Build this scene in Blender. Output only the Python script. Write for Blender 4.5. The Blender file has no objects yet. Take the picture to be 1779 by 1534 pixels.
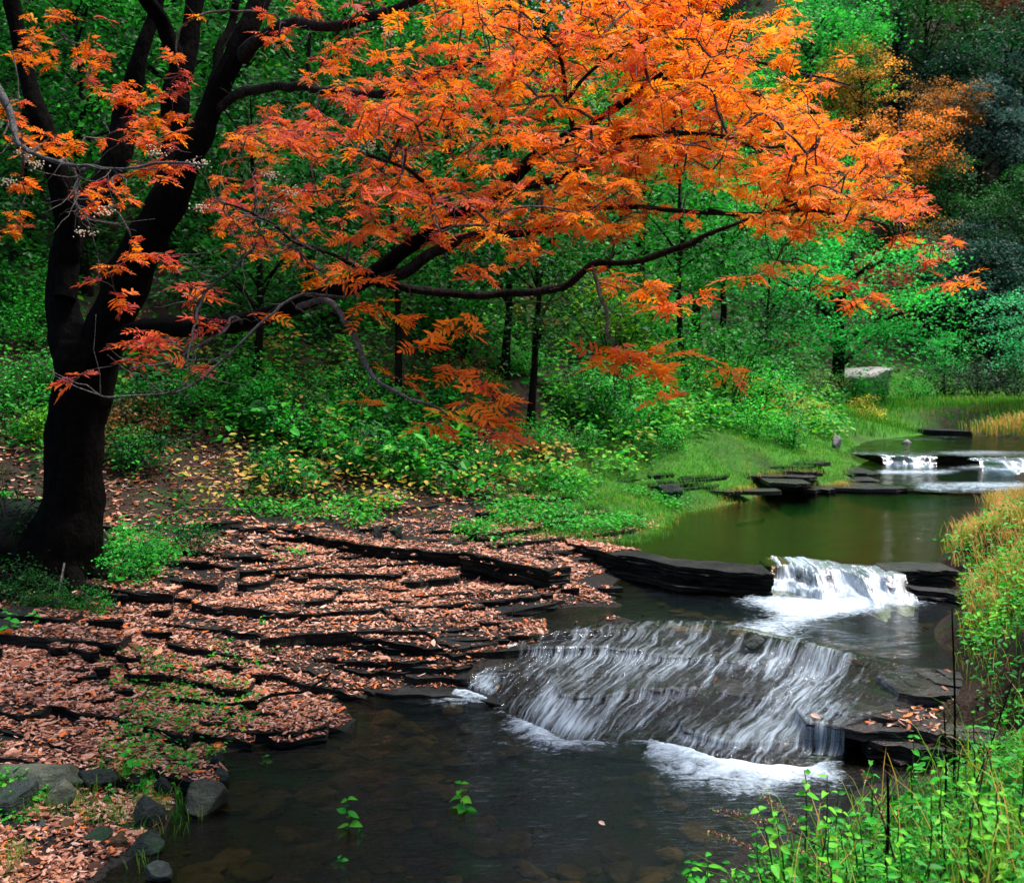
import bpy, math, random
import numpy as np
from mathutils import Vector, Matrix
from mathutils.bvhtree import BVHTree

# ------------------------------------------------------------------ camera, sky, sun, exposure
SC = bpy.context.scene
COL = SC.collection
rng = np.random.default_rng(7)
random.seed(7)
F, CX, CY, HOR, CAMZ = 1908.0, 889.5, 767.0, 640.0, 2.5      # photograph pixels, metres
PITCH = math.atan((CY - HOR) / F)

cam_d = bpy.data.cameras.new('camera')
cam = bpy.data.objects.new('camera', cam_d); COL.objects.link(cam)
cam.location = (0, 0, CAMZ)
cam.rotation_euler = (math.pi / 2 - PITCH, 0, 0)
cam_d.sensor_fit = 'HORIZONTAL'; cam_d.sensor_width = 36.0
cam_d.lens = 36.0 * F / 1779.0
cam_d.clip_start = 0.1; cam_d.clip_end = 2000
cam_d.dof.use_dof = True; cam_d.dof.focus_distance = 7.6; cam_d.dof.aperture_fstop = 4.0
SC.camera = cam

SUN_EL, SUN_AZ = math.radians(67), math.radians(72)           # azimuth clockwise from +Y
world = bpy.data.worlds.new('World'); SC.world = world; world.use_nodes = True
wn = world.node_tree
sky = wn.nodes.new('ShaderNodeTexSky'); sky.sky_type = 'NISHITA'; sky.sun_disc = False
sky.sun_elevation = SUN_EL; sky.sun_rotation = SUN_AZ
sky.air_density = 1.0; sky.dust_density = 2.5; sky.ozone_density = 1.0
bg = wn.nodes['Background']; bg.inputs['Strength'].default_value = 0.055
wn.links.new(sky.outputs['Color'], bg.inputs['Color'])

sun_d = bpy.data.lights.new('sun', 'SUN'); sun_d.energy = 1.5; sun_d.angle = math.radians(14)
sun_d.color = (1.0, 0.97, 0.92)
sun = bpy.data.objects.new('sun', sun_d); COL.objects.link(sun)
sdir = Vector((math.sin(SUN_AZ) * math.cos(SUN_EL), math.cos(SUN_AZ) * math.cos(SUN_EL), math.sin(SUN_EL)))
sun.rotation_euler = sdir.to_track_quat('Z', 'Y').to_euler()
sun.location = sdir * 60

SC.view_settings.view_transform = 'Standard'; SC.view_settings.look = 'None'
SC.view_settings.exposure = 2.35; SC.view_settings.gamma = 1.0
SC.view_settings.use_curve_mapping = False
SC.render.engine = 'CYCLES'
cy = SC.cycles
cy.max_bounces = 7; cy.diffuse_bounces = 2; cy.glossy_bounces = 3; cy.transmission_bounces = 4
cy.transparent_max_bounces = 10; cy.caustics_reflective = False; cy.caustics_refractive = False
cy.use_denoising = True
try: cy.denoiser = 'OPENIMAGEDENOISE'
except Exception: pass
cy.sample_clamp_indirect = 4.0

# ------------------------------------------------------------------ pixel -> place
cp, sp = math.cos(PITCH), math.sin(PITCH)
def ray(px, py):
    a, b = (px - CX) / F, -(py - CY) / F
    return np.array([a, cp + b * sp, -sp + b * cp])
def P(px, py, z):                     # the point seen at a pixel, lying at height z
    r = ray(px, py); t = (z - CAMZ) / r[2]
    return np.array([r[0] * t, r[1] * t, z])
def D(px, py, d):                     # the point seen at a pixel, d metres ahead
    r = ray(px, py); t = d / r[1]
    return np.array([r[0] * t, d, CAMZ + r[2] * t])
def proj(p):
    p = np.asarray(p, float); q = p - np.array([0, 0, CAMZ])
    f = q[..., 1] * cp - q[..., 2] * sp; u = q[..., 1] * sp + q[..., 2] * cp
    return CX + F * q[..., 0] / f, CY - F * u / f, f

# ------------------------------------------------------------------ numbers
def sstep(a, b, x):
    t = np.clip((x - a) / (b - a), 0, 1); return t * t * (3 - 2 * t)
def _h(ix, iy, s):
    n = (ix.astype(np.int64) * 374761393 + iy.astype(np.int64) * 668265263 + s * 974634777) & 0x7fffffff
    n = ((n ^ (n >> 13)) * 1274126177) & 0x7fffffff
    return ((n ^ (n >> 16)) & 0xffff) / 65535.0
def vn(x, y, s=0):
    x = np.asarray(x, float); y = np.asarray(y, float)
    ix = np.floor(x); iy = np.floor(y); fx = x - ix; fy = y - iy
    fx = fx * fx * (3 - 2 * fx); fy = fy * fy * (3 - 2 * fy)
    a = _h(ix, iy, s); b = _h(ix + 1, iy, s); c = _h(ix, iy + 1, s); d = _h(ix + 1, iy + 1, s)
    return (a * (1 - fx) + b * fx) * (1 - fy) + (c * (1 - fx) + d * fx) * fy
def fbm(x, y, s=0, o=4):
    v = 0; a = .5; k = 1.0
    for i in range(o):
        v = v + a * (vn(np.asarray(x) * k, np.asarray(y) * k, s + i * 17) - .5); a *= .5; k *= 2.03
    return v * 2                       # about -1..1
def resample(pts, n):
    pts = np.asarray(pts, float); seg = np.linalg.norm(np.diff(pts, axis=0), axis=1)
    c = np.concatenate([[0], np.cumsum(seg)]); t = np.linspace(0, c[-1], n)
    return np.stack([np.interp(t, c, pts[:, k]) for k in range(pts.shape[1])], 1)
def smooth_line(pts, n):               # Catmull-Rom through the points
    pts = np.asarray(pts, float); p = np.vstack([2 * pts[0] - pts[1], pts, 2 * pts[-1] - pts[-2]])
    out = []
    m = len(pts) - 1
    for t in np.linspace(0, m - 1e-6, n):
        i = int(t); f = t - i; a, b, c, d = p[i:i + 4]
        out.append(.5 * (2 * b + (c - a) * f + (2 * a - 5 * b + 4 * c - d) * f * f + (3 * b - a - 3 * c + d) * f ** 3))
    return np.array(out)
def inpoly(x, y, poly):
    poly = np.asarray(poly, float); r = np.zeros(np.shape(x), bool)
    j = len(poly) - 1
    for i in range(len(poly)):
        xi, yi = poly[i][:2]; xj, yj = poly[j][:2]
        c = ((yi > y) != (yj > y)) & (x < (xj - xi) * (y - yi) / (yj - yi + 1e-12) + xi)
        r ^= c; j = i
    return r
def dist_line(x, y, line):             # distance to a polyline, and the share of its length
    line = np.asarray(line, float)[:, :2]; best = np.full(np.shape(x), 1e9); al = np.zeros(np.shape(x))
    seg = np.linalg.norm(np.diff(line, axis=0), axis=1); c = np.concatenate([[0], np.cumsum(seg)])
    for i in range(len(line) - 1):
        a = line[i]; v = line[i + 1] - a; L = v @ v + 1e-12
        t = np.clip(((x - a[0]) * v[0] + (y - a[1]) * v[1]) / L, 0, 1)
        d = np.hypot(x - a[0] - t * v[0], y - a[1] - t * v[1])
        m = d < best; best = np.where(m, d, best); al = np.where(m, c[i] + t * seg[i], al)
    return best, al / c[-1]

# ------------------------------------------------------------------ meshes and objects
def mesh_np(name, V, Fc, mat=None, smooth=False, attrs=None, uv=None):
    """V (n,3); Fc an (m,k) array or a list of such arrays"""
    V = np.asarray(V, np.float32)
    if not isinstance(Fc, list): Fc = [Fc]
    Fc = [np.asarray(f, np.int32) for f in Fc if len(f)]
    me = bpy.data.meshes.new(name)
    loops = np.concatenate([f.ravel() for f in Fc])
    tot = np.concatenate([np.full(len(f), f.shape[1], np.int32) for f in Fc])
    start = np.concatenate([[0], np.cumsum(tot)[:-1]]).astype(np.int32)
    me.vertices.add(len(V)); me.vertices.foreach_set('co', V.ravel())
    me.loops.add(len(loops)); me.loops.foreach_set('vertex_index', loops)
    me.polygons.add(len(tot)); me.polygons.foreach_set('loop_start', start)
    me.polygons.foreach_set('use_smooth', np.full(len(tot), smooth))
    if attrs:
        for k, a in attrs.items():
            at = me.attributes.new(k, 'FLOAT', 'POINT'); at.data.foreach_set('value', np.asarray(a, np.float32))
    if uv is not None:
        l = me.uv_layers.new(name='flow'); l.data.foreach_set('uv', np.asarray(uv, np.float32)[loops].ravel())
    if mat is not None: me.materials.append(mat)
    me.update(calc_edges=True); me.validate()
    return me
def link(name, data, parent=None, loc=None, rot=None, scale=None, label=None, cat=None, group=None, kind=None, mw=None):
    o = bpy.data.objects.new(name, data); COL.objects.link(o)
    if mw is not None: o.matrix_world = mw
    if loc is not None: o.location = loc
    if rot is not None: o.rotation_euler = rot
    if scale is not None: o.scale = scale if hasattr(scale, '__len__') else (scale,) * 3
    if parent is not None: o.parent = parent
    if label: o['label'] = label
    if cat: o['category'] = cat
    if group: o['group'] = group
    if kind: o['kind'] = kind
    return o
def frames(dirs, nrm):
    """rotation matrices whose columns are x = dir, y = side, z = normal"""
    x = dirs / (np.linalg.norm(dirs, axis=1, keepdims=True) + 1e-9)
    y = np.cross(nrm, x); y /= (np.linalg.norm(y, axis=1, keepdims=True) + 1e-9)
    z = np.cross(x, y)
    return np.stack([x, y, z], 2)
def inst(tmpl, pos, R, S, rnd, jit=0.0):
    """copies of a template (V,F) -> V, F, rnd per vertex"""
    V, Fc = tmpl; n = len(pos); k = len(V)
    S = np.asarray(S); S = S[:, None, None] if S.ndim == 1 else S[:, None, :]
    W = np.einsum('nij,nkj->nki', R, V[None] * S) + pos[:, None]
    Fa = (Fc[None] + (np.arange(n) * k)[:, None, None]).reshape(-1, Fc.shape[1])
    r = np.repeat(np.asarray(rnd), k)
    if jit: r = r + rng.normal(0, jit, len(r))
    return W.reshape(-1, 3), Fa, r
def merge(parts):
    Vs, Fs, Rs, o = [], {}, [], 0
    for V, Fc, r in parts:
        Vs.append(V); Rs.append(r)
        Fs.setdefault(Fc.shape[1], []).append(Fc + o); o += len(V)
    return np.vstack(Vs), [np.vstack(f) for f in Fs.values()], np.concatenate(Rs)
LEAF4 = (np.array([(0, 0, 0), (.42, .5, .09), (1, 0, -.10), (.42, -.5, .09)]), np.array([(0, 2, 1), (0, 3, 2)]))
LEAF6 = (np.array([(0, 0, 0), (.24, .40, .07), (.62, .44, .06), (1, 0, -.12), (.62, -.44, .06), (.24, -.40, .07)]),
         np.array([(0, 3, 2, 1), (0, 5, 4, 3)]))
def wid(t, w):                         # a leaf template with the given width / length
    return (t[0] * np.array([1, w, w]), t[1])
def tube(pts, rad, sides=6, cap=True):
    pts = np.asarray(pts, float); rad = np.asarray(rad, float); n = len(pts)
    tan = np.gradient(pts, axis=0); tan /= (np.linalg.norm(tan, axis=1, keepdims=True) + 1e-9)
    a = np.array([0, 0, 1.0]) if abs(tan[0][2]) < .9 else np.array([1.0, 0, 0])
    u = np.cross(tan[0], a); u /= np.linalg.norm(u); V = []
    th = np.arange(sides) * 2 * math.pi / sides
    for i in range(n):
        u = u - tan[i] * (u @ tan[i]); u /= (np.linalg.norm(u) + 1e-9); w = np.cross(tan[i], u)
        V.append(pts[i] + rad[i] * (np.cos(th)[:, None] * u + np.sin(th)[:, None] * w))
    V = np.vstack(V)
    i = np.arange(n - 1)[:, None] * sides; j = np.arange(sides)[None]; k = (j + 1) % sides
    Fq = np.stack([i + j, i + k, i + sides + k, i + sides + j], 2).reshape(-1, 4)
    if cap:
        V = np.vstack([V, pts[-1]]); c = len(V) - 1; b = (n - 1) * sides
        Ft = np.array([(b + q, b + (q + 1) % sides, c, c) for q in range(sides)])
        Ft = Ft[:, :3]
        return V, Fq, Ft
    return V, Fq, np.zeros((0, 3), int)
def tubes_mesh(name, list_, mat, smooth=True):
    Vs, Q, T, o = [], [], [], 0
    for pts, rad, s in list_:
        V, q, t = tube(pts, rad, s); Vs.append(V); Q.append(q + o); T.append(t + o); o += len(V)
    V = np.vstack(Vs)
    return mesh_np(name, V, [np.vstack(Q), np.vstack(T)], mat, smooth)
def mw_of(R, T, s):
    M = Matrix(((*(R[0] * s), T[0]), (*(R[1] * s), T[1]), (*(R[2] * s), T[2]), (0, 0, 0, 1)))
    return M
def rnd_dirs(n, up=0.0, spread=1.0):
    v = rng.normal(0, spread, (n, 3)); v[:, 2] += up
    return v / np.linalg.norm(v, axis=1, keepdims=True)
ORD = ['leftmost', 'second from left', 'third from left', 'fourth from left', 'fifth from left', 'sixth from left',
       'seventh from left', 'eighth from left', 'ninth from left', 'tenth from left', 'eleventh from left', 'twelfth from left']
LABELS = {}
def ranked(o, px, phrase, rank):       # the label is finished once all of a rank are known
    LABELS.setdefault((phrase, rank), []).append((px, o))
def finish_labels():
    for (phrase, rank), l in LABELS.items():
        l.sort(key=lambda t: t[0])
        for i, (px, o) in enumerate(l):
            n = len(l)
            if n == 1: o['label'] = phrase; continue
            if n <= 12: w = ORD[i] if i < n - 1 or n < 3 else 'rightmost'
            elif i < n / 2: w = ORD[i] if i < 12 else 'number %d from left' % (i + 1)
            else:
                k = n - 1 - i; w = ORD[k].replace('left', 'right') if k < 12 else 'number %d from right' % (k + 1)
            if w == 'second from left' and n == 2: w = 'rightmost'
            o['label'] = phrase + ', ' + w

# ------------------------------------------------------------------ materials
class N:
    def __init__(s, name):
        s.m = bpy.data.materials.new(name); s.m.use_nodes = True; s.t = s.m.node_tree; s.t.nodes.clear()
        s.out = s.add('ShaderNodeOutputMaterial')
    def add(s, typ, **kw):
        n = s.t.nodes.new(typ)
        for k, v in kw.items(): setattr(n, k, v)
        return n
    def set(s, n, **kw):
        for k, v in kw.items():
            i = n.inputs[int(k[1:])] if k[0] == 'i' and k[1:].isdigit() else n.inputs[k.replace('_', ' ')]
            if isinstance(v, bpy.types.NodeSocket): s.t.links.new(v, i)
            else: i.default_value = v
        return n
    def noise(s, vec, scale, detail=4, rough=.55, dist=0.0):
        n = s.add('ShaderNodeTexNoise'); s.set(n, Scale=scale, Detail=detail, Roughness=rough, Distortion=dist)
        if vec is not None: s.t.links.new(vec, n.inputs['Vector'])
        return n.outputs['Fac']
    def ramp(s, fac, stops):
        n = s.add('ShaderNodeValToRGB'); cr = n.color_ramp
        while len(cr.elements) > len(stops): cr.elements.remove(cr.elements[-1])
        while len(cr.elements) < len(stops): cr.elements.new(1)
        for e, (p, c) in zip(cr.elements, stops): e.position = p; e.color = (*c, 1) if len(c) == 3 else c
        s.t.links.new(fac, n.inputs['Fac']); return n.outputs['Color']
    def math(s, op, a, b=0.0, c=0.0, clamp=False):
        n = s.add('ShaderNodeMath', operation=op, use_clamp=clamp)
        s.set(n, i0=a, i1=b, i2=c); return n.outputs[0]
    def mix(s, fac, a, b, mode='MIX'):
        n = s.add('ShaderNodeMix', data_type='RGBA', blend_type=mode)
        for i, v in ((0, fac), (6, a), (7, b)):
            if isinstance(v, bpy.types.NodeSocket): s.t.links.new(v, n.inputs[i])
            else: n.inputs[i].default_value = v if i == 0 else ((*v, 1) if len(v) == 3 else v)
        return n.outputs[2]
    def mixs(s, fac, a, b):
        n = s.add('ShaderNodeMixShader'); s.set(n, i0=fac); s.t.links.new(a, n.inputs[1]); s.t.links.new(b, n.inputs[2]); return n.outputs[0]
    def bump(s, h, strength=.5, dist=.02):
        n = s.add('ShaderNodeBump'); s.set(n, Strength=strength, Distance=dist, Height=h); return n.outputs['Normal']
    def attr(s, name):
        n = s.add('ShaderNodeAttribute'); n.attribute_name = name; return n.outputs['Fac']
    def pos(s): return s.add('ShaderNodeNewGeometry').outputs['Position']
    def objco(s): return s.add('ShaderNodeTexCoord').outputs['Object']
    def mapv(s, vec, scale=(1, 1, 1), loc=(0, 0, 0), rot=(0, 0, 0)):
        n = s.add('ShaderNodeMapping'); s.set(n, Vector=vec, Scale=scale, Location=loc, Rotation=rot); return n.outputs[0]
    def pbr(s, col, rough=.7, spec=.3, normal=None):
        n = s.add('ShaderNodeBsdfPrincipled')
        s.set(n, Base_Color=col if isinstance(col, bpy.types.NodeSocket) else (*col, 1), Roughness=rough)
        s.set(n, **{'Specular_IOR_Level': spec})
        if normal is not None: s.t.links.new(normal, n.inputs['Normal'])
        return n.outputs[0]
    def done(s, sh):
        s.t.links.new(sh, s.out.inputs['Surface']); return s.m
def leaf_mat(name, stops, transl=.35, rough=.55, spec=.25, tint=False):
    n = N(name); col = n.ramp(n.attr('rnd'), stops)
    if tint:
        oi = n.add('ShaderNodeObjectInfo'); col = n.mix(1.0, col, oi.outputs['Color'], 'MULTIPLY')
    p = n.pbr(col, rough, spec)
    t = n.add('ShaderNodeBsdfTranslucent'); n.t.links.new(col, t.inputs['Color'])
    return n.done(n.mixs(transl, p, t.outputs[0]))
def rock_mat(name, dark, light, moss=None, moss_amt=.45, rough=.6, wet=.3, strata=True):
    n = N(name); p = n.pos(); o = p
    big = n.noise(o, 2.3, 5); fine = n.noise(o, 30, 6, .65)
    lay = n.noise(n.mapv(o, (3, 3, 55)), 1.0, 4, .6)
    f = n.math('ADD', n.math('MULTIPLY', big, .5), n.math('MULTIPLY', fine, .25)); f = n.math('ADD', f, n.math('MULTIPLY', lay, .25))
    col = n.ramp(f, [(.40, dark), (.50, tuple((a + b) * .4 for a, b in zip(dark, light))), (.60, light)])
    if moss:
        mm = n.noise(o, 3.1, 6, .7); k = n.math('MULTIPLY', n.math('SUBTRACT', mm, moss_amt), 7, clamp=True)
        col = n.mix(k, col, moss)
    h = n.math('ADD', n.math('MULTIPLY', lay, 1.0 if strata else .2), n.math('MULTIPLY', fine, .6))
    r = n.math('SUBTRACT', rough + wet * .5, n.math('MULTIPLY', big, wet))
    return n.done(n.pbr(col, r, .14 if rough > .4 else .4, n.bump(h, 1.0, .04)))
def bark_mat(name, dark, light, scale=8):
    n = N(name); o = n.pos()
    a = n.noise(n.mapv(o, (scale, scale, scale * .25)), 2.0, 6, .65); b = n.noise(o, 14, 5, .6)
    col = n.ramp(n.math('ADD', n.math('MULTIPLY', a, .6), n.math('MULTIPLY', b, .4)), [(.36, dark), (.62, light)])
    return n.done(n.pbr(col, .95, .04, n.bump(n.math('ADD', a, n.math('MULTIPLY', b, .5)), 1.0, .05)))
M = {}
M['rock'] = rock_mat('shale_rock', (.002, .0025, .0025), (.024, .025, .022), (.010, .028, .010), .60)
M['rock_wet'] = rock_mat('wet_shale', (.004, .004, .004), (.040, .034, .030), None, rough=.3, wet=.3)
M['boulder'] = rock_mat('mossy_boulder', (.015, .018, .015), (.11, .12, .085), (.04, .085, .025), .54, strata=False)
M['boulder_dark'] = rock_mat('dark_boulder', (.006, .009, .009), (.045, .055, .05), (.012, .04, .014), .52, strata=False)
M['mound'] = rock_mat('black_earth', (.0012, .0012, .001), (.010, .009, .007), (.006, .022, .006), .5, strata=False)
M['pale_rock'] = rock_mat('pale_rock', (.12, .12, .11), (.34, .33, .31), None, strata=False)
M['bedstone'] = rock_mat('brown_cobble', (.025, .018, .009), (.15, .09, .04), None, strata=False)
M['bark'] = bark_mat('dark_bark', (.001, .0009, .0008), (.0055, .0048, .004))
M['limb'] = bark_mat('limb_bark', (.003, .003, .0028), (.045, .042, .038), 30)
M['twig'] = bark_mat('twig_bark', (.02, .014, .012), (.22, .19, .175), 20)
M['greybark'] = bark_mat('grey_twig', (.03, .029, .027), (.26, .25, .235), 60)
M['fargbark'] = bark_mat('forest_bark', (.003, .0025, .002), (.018, .014, .011))
M['stalk'] = bark_mat('dry_stalk', (.05, .025, .015), (.16, .085, .05), 30)
M['stem'] = leaf_mat('green_stem', [(0, (.03, .07, .01)), (1, (.06, .14, .02))], .1)
M['rowan'] = leaf_mat('rowan_leaf', [(0, (.34, .028, .035)), (.22, (.66, .10, .06)), (.42, (.88, .17, .018)), (.62, (.95, .25, .008)), (.82, (.95, .31, .008)), (1, (.9, .44, .03))], .50, .5, .2)
M['green'] = leaf_mat('green_leaf', [(0, (.003, .025, .003)), (.35, (.010, .13, .010)), (.7, (.03, .38, .02)), (1, (.20, .58, .025))], .4)
M['tinted'] = leaf_mat('tinted_leaf', [(0, (.04, .05, .05)), (.25, (.18, .20, .2)), (.5, (.62, .66, .62)), (.75, (1.1, 1.1, 1.0)), (1, (2.0, 1.5, 1.0))], .38, tint=True)  # random leaf tones spread wide, imitating shaded gaps and highlights in the foliage
M['grass'] = leaf_mat('grass_blade', [(0, (.02, .13, .008)), (.4, (.05, .28, .012)), (.6, (.16, .36, .02)), (.8, (.5, .32, .05)), (1, (.72, .36, .12))], .4)
M['litter'] = leaf_mat('dead_leaf', [(0, (.012, .006, .004)), (.2, (.07, .024, .014)), (.40, (.28, .095, .05)), (.58, (.52, .25, .16)), (.86, (.72, .45, .34)), (1, (.72, .17, .03))], .18, .6, .25)
M['berry'] = leaf_mat('cream_berry', [(0, (.55, .42, .28)), (1, (.72, .6, .45))], .1)
M['needle'] = leaf_mat('fir_needle', [(0, (.004, .022, .018)), (.5, (.014, .062, .05)), (1, (.045, .13, .10))], .15)
# ------------------------------------------------------------------ the lie of the land
ZM, ZU, ZF = .28, .48, .72             # water levels: middle pool, upper pool, far reach
B_px = [(800, 1197), (850, 1214), (885, 1240), (930, 1265), (985, 1288), (1060, 1290), (1130, 1285), (1180, 1300), (1250, 1322), (1330, 1332), (1400, 1335), (1460, 1312), (1500, 1300)]
T_px = [(880, 1122), (940, 1105), (1000, 1090), (1080, 1082), (1150, 1078), (1230, 1080), (1300, 1092), (1380, 1110), (1460, 1132), (1540, 1150), (1620, 1165), (1690, 1182)]
B = np.array([P(x, y, 0) for x, y in B_px]); T = np.array([P(x, y, ZM) for x, y in T_px])
C = []
def cpx(*l): C.extend(P(*t) for t in l)
def cw(*l): C.extend(np.array(t, float) for t in l)
cpx(*[(x, y, .02) for x, y in B_px[::2]]); cpx(*[(x, y, ZM - .06) for x, y in T_px[::2]])
for i, k in ((1, .15), (4, .13), (7, .13), (10, .14)): C.append(np.array([*((B[i] + T[i])[:2] / 2), k]))
# left shore of the lower pool and the leafy terrace
cpx((250, 1534, .0), (320, 1480, 0), (385, 1400, 0), (460, 1312, 0), (585, 1292, 0), (640, 1212, 0), (780, 1192, .02))
cpx((100, 1400, .15), (20, 1330, .24), (200, 1300, .17), (330, 1260, .14), (480, 1255, .09), (100, 1200, .36), (300, 1150, .32), (500, 1150, .22), (650, 1120, .22), (770, 1140, .20),
    (100, 1080, .5), (300, 1050, .46), (500, 1000, .5), (650, 1040, .42), (800, 1060, .36), (930, 1080, .31), (1000, 1086, .28), (1060, 1062, .35), (1000, 1062, .37), (1108, 1048, .31),
    (800, 1030, .40), (930, 1035, .39), (1010, 1035, .36), (700, 990, .5), (250, 980, .62), (420, 960, .62), (560, 925, .68), (700, 915, .66), (850, 930, .6), (980, 940, .53), (1080, 950, .49), (1150, 948, .47),
    (200, 905, .85), (450, 900, .80), (700, 882, .78), (900, 870, .78), (1050, 860, .78), (1190, 905, .47), (1240, 886, .48), (1440, 851, .5), (1100, 830, .85), (1300, 840, .66), (1300, 800, .95), (1450, 800, .75), (1440, 760, .95))
cw((-4, 4, .3), (-3, 3, .25), (-6, 6, .55), (-7, 9, 1.0), (-2, 4.2, .0), (-6, 3, .5))
# beds
cw((0, 6.2, -.28), (-.9, 6.2, -.2), (.8, 5.8, -.22), (-.3, 7.6, -.24), (-1, 5, -.22), (0, 4.6, -.2), (0, 3.4, -.08), (-1.2, 3.4, -.05), (1.2, 6.5, -.15))
cpx((1250, 1055, .14), (1440, 1065, .1), (1600, 1090, .14), (1180, 1040, .17), (1560, 1120, .2))
cpx((1300, 930, .2), (1450, 930, .15), (1560, 940, .22), (1350, 880, .25), (1550, 880, .25), (1640, 870, .3), (1250, 960, .4), (1450, 968, .4), (1600, 968, .4))
cpx((1560, 835, .4), (1700, 835, .4), (1780, 830, .4), (1600, 770, .6), (1750, 770, .6), (1540, 775, .65), (1680, 752, .66))
# right bank
cpx((1600, 1230, .18), (1700, 1240, .26), (1550, 1300, .04), (1650, 1310, .08), (1300, 1534, .12), (1420, 1450, .10), (1690, 1205, .38), (1740, 1150, .52), (1779, 1100, .72), (1690, 1045, .34), (1720, 1000, .66), (1779, 1000, .85), (1655, 985, .5), (1655, 955, .52),
    (1720, 905, .9), (1779, 885, 1.0), (1640, 925, .48), (1700, 868, .5), (1779, 846, .55), (1500, 1400, .08), (1420, 1372, 0), (1600, 1340, .22), (1250, 1450, 0), (1130, 1534, 0), (1700, 1400, .42), (1779, 1480, .65), (1500, 1520, .25))
cw((2.2, 3, .85), (1.0, 2.8, .45), (0, 1.5, .75), (0, 0, .9), (-3, 0, .6), (3, 0, 1.2), (5, 5, 1.5), (6, 9, 1.35), (8, 12, 1.3), (10, 16, 1.2), (9.5, 20, .7), (13, 24, .9), (14, 30, 1.1), (16, 36, 1.5))
cpx((1779, 745, .95), (1700, 735, .95), (1600, 715, 1.2), (1540, 735, 1.05), (1500, 700, 1.4))
C = np.array(C)
def _tps_fit(C, lam=2e-3):
    n = len(C); d = np.linalg.norm(C[:, None, :2] - C[None, :, :2], axis=2)
    K = np.where(d > 0, d * d * np.log(d + 1e-9), 0) + lam * np.eye(n)
    Pm = np.c_[np.ones(n), C[:, :2]]
    A = np.block([[K, Pm], [Pm.T, np.zeros((3, 3))]])
    return np.linalg.solve(A, np.r_[C[:, 2], 0, 0, 0])
_w = _tps_fit(C)
def tps(x, y):
    x = np.clip(np.asarray(x, float), -7, 15); y = np.clip(np.asarray(y, float), .5, 34)
    sh = x.shape; x = x.ravel(); y = y.ravel(); out = np.empty(len(x))
    for a in range(0, len(x), 20000):
        b = slice(a, a + 20000)
        d2 = (x[b, None] - C[None, :, 0]) ** 2 + (y[b, None] - C[None, :, 1]) ** 2
        out[b] = (.5 * d2 * np.log(d2 + 1e-12)) @ _w[:len(C)] + _w[-3] + _w[-2] * x[b] + _w[-1] * y[b]
    return out.reshape(sh)
FOOT = np.array([(-60, 4), (-9, 9.9), (-4.4, 12.0), (-1.3, 13.6), (1.9, 17.0), (7.3, 25.5), (10.2, 36), (14, 42), (22, 47), (40, 49), (90, 40)], float)
def beyond(x, y):
    d, _ = dist_line(x, y, FOOT)
    return np.where(y > np.interp(x, FOOT[:, 0], FOOT[:, 1]), d, -d)
def hill(x, y):
    d = np.maximum(beyond(x, y), 0)
    k = .36 + .42 * sstep(8, 18, x)
    h = k * (d - 1.2 * (1 - np.exp(-d / 1.2))) + .10 * np.maximum(d - 25, 0)
    h = np.where(h > 45, 45 + (h - 45) * .2, h)
    r = np.maximum(x - (10 + .38 * np.maximum(y, 0)), 0)
    return h + .55 * r
def H0(x, y):                          # smooth surface of rock and soil
    return tps(x, y) + hill(x, y)
def H(x, y):                           # the ground as built
    x = np.asarray(x, float); y = np.asarray(y, float)
    b = beyond(x, y)
    amp = .02 + .10 * sstep(0, 4, b) + .25 * sstep(8, 30, b)
    return H0(x, y) - .055 * (1 - sstep(-1.0, .6, b)) + amp * fbm(x * .7, y * .7, 3) + .02 * fbm(x * 5, y * 5, 9)

def axis(a, f0, f1, b, st, g=1.09):
    m = list(np.arange(f0, f1 + 1e-6, st)); s = st; v = f1; up = []
    while v < b: s *= g; v += s; up.append(v)
    s = st; v = f0; dn = []
    while v > a: s *= g; v -= s; dn.append(v)
    return np.array(dn[::-1] + m + up)
gx = axis(-150, -6.5, 8, 170, .085); gy = axis(-60, 2.2, 19, 230, .085, 1.06)
X, Y = np.meshgrid(gx, gy)
Z = H(X, Y)
nx, ny = len(gx), len(gy)
i = (np.arange(ny - 1)[:, None] * nx + np.arange(nx - 1)[None]).ravel()
GF = np.stack([i, i + 1, i + nx + 1, i + nx], 1)
g = N('forest_floor'); o = g.pos()
a = g.noise(o, 1.1, 6, .6); b = g.noise(o, 38, 5, .7); c = g.noise(o, 2.6, 5, .6)
g_rock = g.attr('rocky')
col = g.ramp(b, [(.30, (.005, .0035, .002)), (.5, (.020, .013, .008)), (.62, (.05, .030, .018)), (.74, (.12, .068, .04))])
col = g.mix(g.math('MULTIPLY', g.math('SUBTRACT', c, .52), 8, clamp=True), col, (.012, .045, .008))
col = g.mix(g_rock, col, g.ramp(b, [(.35, (.004, .004, .004)), (.7, (.03, .026, .022))]))
col = g.mix(g.attr('turf'), col, g.ramp(b, [(.3, (.012, .06, .006)), (.55, (.04, .17, .012)), (.75, (.20, .20, .03))]))
M['ground'] = g.done(g.pbr(col, .9, .15, g.bump(g.math('ADD', b, a), .7, .03)))
GV = np.stack([X.ravel(), Y.ravel(), Z.ravel()], 1)
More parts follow.
